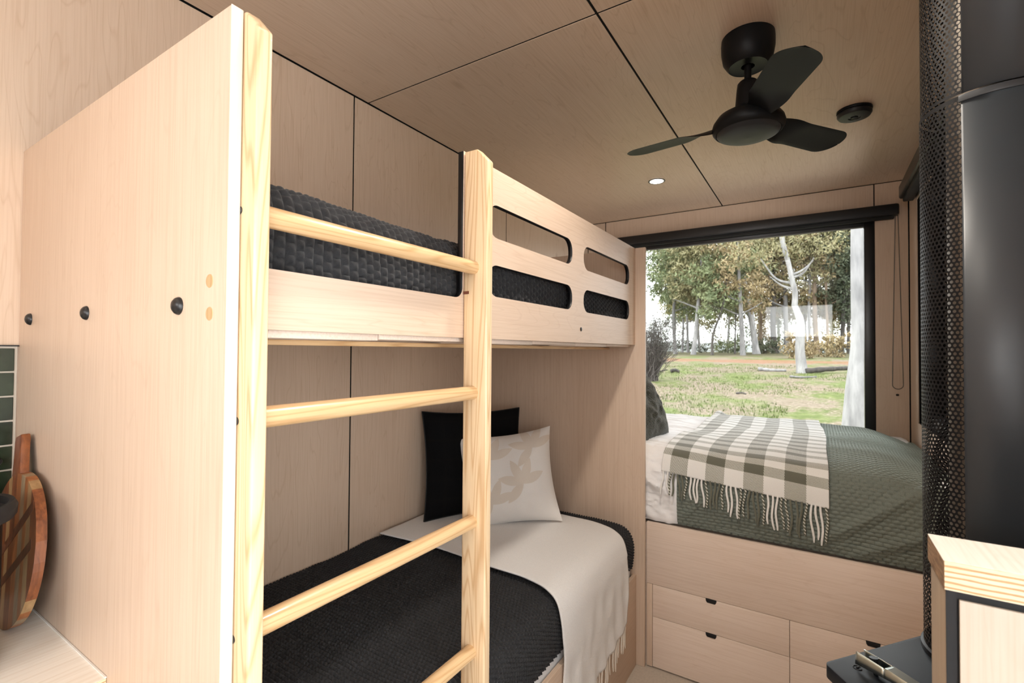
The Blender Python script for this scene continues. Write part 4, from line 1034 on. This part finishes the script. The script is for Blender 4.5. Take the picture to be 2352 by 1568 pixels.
spec = [
 ('near', 'gum_tree', 'big smooth white gum trunk close outside the right window edge', 'w', 'o', [(2.4, 8, 7, 1.5, 1.5, .8)], 300, ()),
 ('mid', 'gum_tree', 'pale kinked gum tree rising from the fallen logs mid lawn', 'w', 'o', [(.3, 24.7, 7.4, 2.6, 2., 1.1), (-.8, 24.7, 6.2, 1.4, 1.2, .6), (1.9, 24.7, 6.6, 1.3, 1.2, .7)], 900, 5),
 ('lean', 'gum_tree', 'stout white gum tree leaning left in the middle of the view', 'w', 'o', [(-6.2, 56, 12.2, 3.4, 2., 2.2), (-3.6, 56, 11.6, 2., 2., 1.8), (-5, 56, 9.6, 2.2, 1.5, 1.)], 1900, 6),
 ('a4', 'gum_tree', 'straight slim grey gum just left of the leaning white gum', 'g', 'b', [(-4.4, 48, 9., 2.2, 1.5, 1.4), (-3.2, 48, 7.2, 1.2, 1., .7)], 900, 3),
 ('a5', 'gum_tree', 'white slightly leaning gum third from the left of the window', 'w', 'o', [(-8.2, 50, 9.2, 2.8, 2, 1.6), (-9.2, 50, 7.2, 1.6, 1, .8)], 1300, 4),
 ('a6', 'gum_tree', 'broad dark grey gum behind the mid lawn, centre right', 'd', 'b', [(-2.3, 60, 11, 2.6, 2, 2.), (-2.4, 60, 8.2, 1.4, 1, .8)], 1300, 4),
 ('a7', 'gum_tree', 'thick pale grey gum between the dark gum and the kinked gum', 'g', 'o', [(-1.2, 60, 11.8, 2.6, 2, 2.), (-.4, 60, 8.8, 1.6, 1., .9)], 1300, 4),
 ('a8', 'gum_tree', 'tan trunked gum right of the kinked pale gum', 't', 'o', [(1.6, 60, 11.4, 2.4, 2, 2.), (2., 60, 8.9, 1.4, 1, .7)], 1200, 4),
 ('a9', 'gum_tree', 'thin crooked tan gum between the tan gum and dark pines', 't', 'b', [(2.7, 60, 10.4, 1.6, 1.3, 1.6)], 600, 3),
 ('a10', 'pine_tree', 'tall near-black tree with dense crown left of the big white trunk', 'd', 'd', [(4.2, 60, 11, 1.9, 1.6, 2.6), (4.5, 60, 8.2, 1.3, 1, 1.1), (3.8, 60, 6.4, .9, .8, .7)], 1900, 4),
 ('a11', 'pine_tree', 'slim dark tree almost touching the big white trunk', 'd', 'd', [(4.6, 60, 9.5, 1.2, 1.2, 2.8), (4.6, 60, 5.2, .8, .8, 1.2)], 900, 2),
 ('a12', 'gum_tree', 'pale slender gum behind the twiggy bush at the left', 'g', 'g', [(-11, 52, 8.8, 2.6, 2, 2.2), (-10.2, 52, 11, 2.4, 2, 1.4)], 1500, 3),
 ('a13', 'gum_tree', 'small forked dark tree in the bright gap left of centre', 'd', 'g', [(-5.9, 48, 6.2, 1.5, 1.2, .9), (-7., 48, 5., .9, .8, .5)], 800, 3),
 ('a14', 'gum_tree', 'thin grey gum second from the left of the window', 'g', 'y', [(-11.3, 60, 11.2, 2.6, 2, 2.), (-10., 60, 8.6, 1.6, 1, 1.)], 1300, 3),
 ('a15', 'gum_tree', 'thin tan gum far behind the leaning white gum', 't', 'b', [(-4, 66, 11.2, 2.6, 2, 2.2)], 900, 3),
 ('a16', 'gum_tree', 'spindly dark sapling in the bright gap beside the leaning gum', 'd', 'g', [(-5.4, 55, 6.6, .9, .8, .9)], 300, 2),
 ('a17', 'gum_tree', 'thin pale gum at the far left behind the bush', 'g', 'y', [(-12.8, 62, 11, 2.6, 2, 2.4), (-13.4, 62, 7.6, 1.8, 1, 1.4)], 1300, 3),
] + [(k_, 'gum_tree', lb_, bk_, lf_, [(T_[k_][1][0], T_[k_][0][1], 11.5, 3.2, 2.2, 2.4), (T_[k_][1][0]+1.2, T_[k_][0][1], 8.2, 1.8, 1.6, 1.2)], 1000, 2) for k_, lb_, bk_, lf_ in (
   ('b1', 'hazy gum of the rear row at the far left of the window', 'g', 'o'), ('b2', 'hazy gum of the rear row behind the twiggy bush', 'g', 'y'), ('b3', 'hazy gum of the rear row behind the white leaning gum at left', 'w', 'o'), ('b4', 'hazy gum of the rear row left of the leaning white gum', 'g', 'b'),
   ('b5', 'hazy gum of the rear row behind the broad dark gum', 'w', 'o'), ('b6', 'hazy gum of the rear row behind the kinked gum', 'g', 'b'), ('b7', 'hazy gum of the rear row beside the dark trees', 't', 'o'), ('b8', 'hazy gum of the rear row behind the big white trunk', 'g', 'g'))] + [
 ('a18', 'gum_tree', 'thin grey gum directly behind the kinked pale gum', 'g', 'b', [(1.1, 60, 11.4, 2., 1.6, 1.8)], 700, 3)]
for k_, nm, lb, bk, lf, blobs, nl, nbr in spec:
    pts = T_[k_]; dist = pts[0][1]
    br = auto_br(pts, nbr, 3.0 if dist > 40 else 1.8, hash(k_) % 97 if False else sum(map(ord, k_)), pts[-2][3]*.55) if nbr else ()
    ls = (.13, .42) if dist > 40 else (.06, .22)
    if dist > 40:
        blobs = [(x, y, 1.55+(z-1.55)*1.12, rx*1.25, ry*1.5, rz*1.45) for x, y, z, rx, ry, rz in blobs]
        blobs += [(blobs[0][0]+.9, blobs[0][1]+1, blobs[0][2]+3.6, 2.9, 2., 1.9), (blobs[0][0]-1.6, blobs[0][1], blobs[0][2]+2.2, 2.2, 2., 1.3)]
        blobs += [(blobs[0][0]+.7, blobs[0][1]+2, 6.6, 2.0, 2., 1.5), (blobs[0][0]-1.2, blobs[0][1]+1, 7.8, 1.8, 2., 1.3)]
        pts = pts+[(pts[-1][0]*1.01, pts[-1][1], pts[-1][2]+3.5, pts[-1][3]*.5)]
    tree(nm, lb, pts, bk, lf, blobs, int(nl*6) if dist > 40 else nl*2, ls, branches=br)
# low scrub behind the trunks
for k, (x, y, w, h, lf, lb) in enumerate(((-12.2, 64, 2.6, 2.0, 'd', 'low dark scrub behind the trunks at the far left'), (-7.4, 63, 1.8, 1.6, 'g', 'low green scrub left of the bright gap'),
        (-2.9, 58, 1.5, 1.7, 'd', 'low dark scrub below the dark grey gum'), (.6, 40, 1.3, 2.0, 'b', 'brown feathery scrub behind the kinked gum'), (3.1, 46, 1.9, 2.2, 'b', 'brown scrub below the dark trees at the right'), (1.9, 62, 2.4, 1.6, 'd', 'low dark scrub right of the kinked gum'),
        (-9.6, 66, 2.2, 5.6, 'o', 'tall thin olive sapling clump behind the white leaning gum at left'), (-6.9, 70, 1.6, 4.6, 'g', 'tall green sapling clump at the left of the bright gap'), (-4.4, 72, 1.3, 5.0, 'b', 'brown sapling clump behind the leaning white gum'),
        (-1.7, 68, 1.5, 5.6, 'g', 'green sapling clump behind the thick grey gum'), (3.4, 70, 1.4, 5.4, 'o', 'olive sapling clump between the tan gum and dark trees'), (-15.5, 66, 3., 5., 'g', 'wide green sapling clump at the far left'))):
    t_ = thing('shrub', lb, 'shrub', (x, y, gh(y)), 'scrub under the gum trees')
    O('foliage', leaves(1500 if h > 3 else 1000, [(x, y, gh(y)+h*.45, w, 1., h*.55)], .10, .34), LF[lf], t_)
    O('stem', B().tube([(x, y, gh(y)-.1), (x+.1, y, gh(y)+h*.6)], [.05, .02], 6), BK['d'], t_)
# twiggy grey bush at the left
bsh = thing('bush', 'twiggy grey-brown bush at the left side of the window view', 'bush', (-3.85, 18.8, gh(18.8)))
tw_ = B(); rr_ = random.Random(5)
for k in range(260):
    A = Vector((-3.82+rr_.gauss(0, .12), 18.8+rr_.gauss(0, .15), gh(18.8)-.05)); az = rr_.uniform(0, 2*PI); tl_ = rr_.uniform(.05, .8); L = rr_.uniform(1.2, 2.9)
    d_ = Vector((math.cos(az)*tl_, math.sin(az)*tl_*.6, 1)).normalized()
    pts = [A, A+d_*L*.5+Vector((rr_.gauss(0, .12), 0, 0)), A+d_*L+Vector((rr_.gauss(0, .25), rr_.gauss(0, .2), rr_.gauss(0, .15)))]
    tw_.tube(cat(pts, 5)[0].tolist(), [.016, .012, .009, .007, .004], 4)
    B0 = pts[1]
    for _ in range(4):
        e_ = B0.lerp(pts[2], rr_.random()); tw_.tube([e_, e_+Vector((rr_.gauss(0, .3), rr_.gauss(0, .2), rr_.uniform(-.1, .35)))], [.006, .003], 3)
tag(O('twigs', tw_, bark('twig_bark', (.042, .035, .032), (.112, .098, .091)), bsh, smooth=True), kind='stuff')
O('foliage', leaves(6000, [(-3.95, 18.8, 2.45, 1.0, .7, 1.1), (-3.9, 18.8, 1.7, .8, .7, .6)], .02, .11), leafmat('grey_leaves', (.049, .049, .038), (.119, .115, .098)), bsh)['kind'] = 'stuff'
# fallen timber
def log(label, pts, r, bk):
    Q, _ = cat(pts, 14); n_ = len(Q); rad = [r*(1-.45*i/n_)*(1+.12*math.sin(i*2.1)) for i in range(n_)]
    y = pts[0][1]; tag(O('fallen_log', B().tube(Q.tolist(), rad, 10), BK[bk], smooth=True, org=(pts[0][0], y, gh(y))), label, 'log', 'fallen timber on the lawn')
log('pale fallen log lying left of the kinked gum', [(-.55, 25.3, .84), (0., 25.2, .80), (.6, 25.3, .80)], .09, 'w')
log('long dark fallen log right of the kinked gum', [(1.35, 24.6, .80), (2.1, 24.9, .90), (3.3, 25.3, 1.0)], .13, 'd')
log('bleached broken branch in front of the kinked gum', [(.9, 22.2, .66), (1.3, 21.8, .66), (1.8, 21.7, .70)], .05, 'g')
log('dark stick lying beside the twiggy bush', [(-4.9, 22.7, .68), (-4.5, 22.7, .70), (-4.15, 22.8, .78)], .04, 'd')
log('small dark stump lump right of the twiggy bush', [(-4.05, 23., .70), (-3.85, 23., .76), (-3.66, 23., .70)], .10, 'd')
log('short dark stick on the near lawn', [(-.3, 16., .35), (-.15, 16.05, .38), (-.02, 16., .35)], .035, 'd')
# far ridge
rg = B(); xs = np.linspace(-260, 200, 80); hz = 6+1.5*vnoise(xs, xs*0, .02, 81)+1.*vnoise(xs, xs*0, .08, 82)
P = np.zeros((3, 80, 3)); P[0] = np.stack([xs, 0*xs+330, 0*xs-2], 1); P[1] = np.stack([xs, 0*xs+350, hz], 1); P[2] = np.stack([xs, 0*xs+420, hz*.4], 1)
tag(struct('distant_ridge', rg.grid(P, flip=True), plain('hazy_blue_scrub', (.168, .182, .175), .9), smooth=True), 'low hazy blue ridge far beyond the trees', 'ridge')
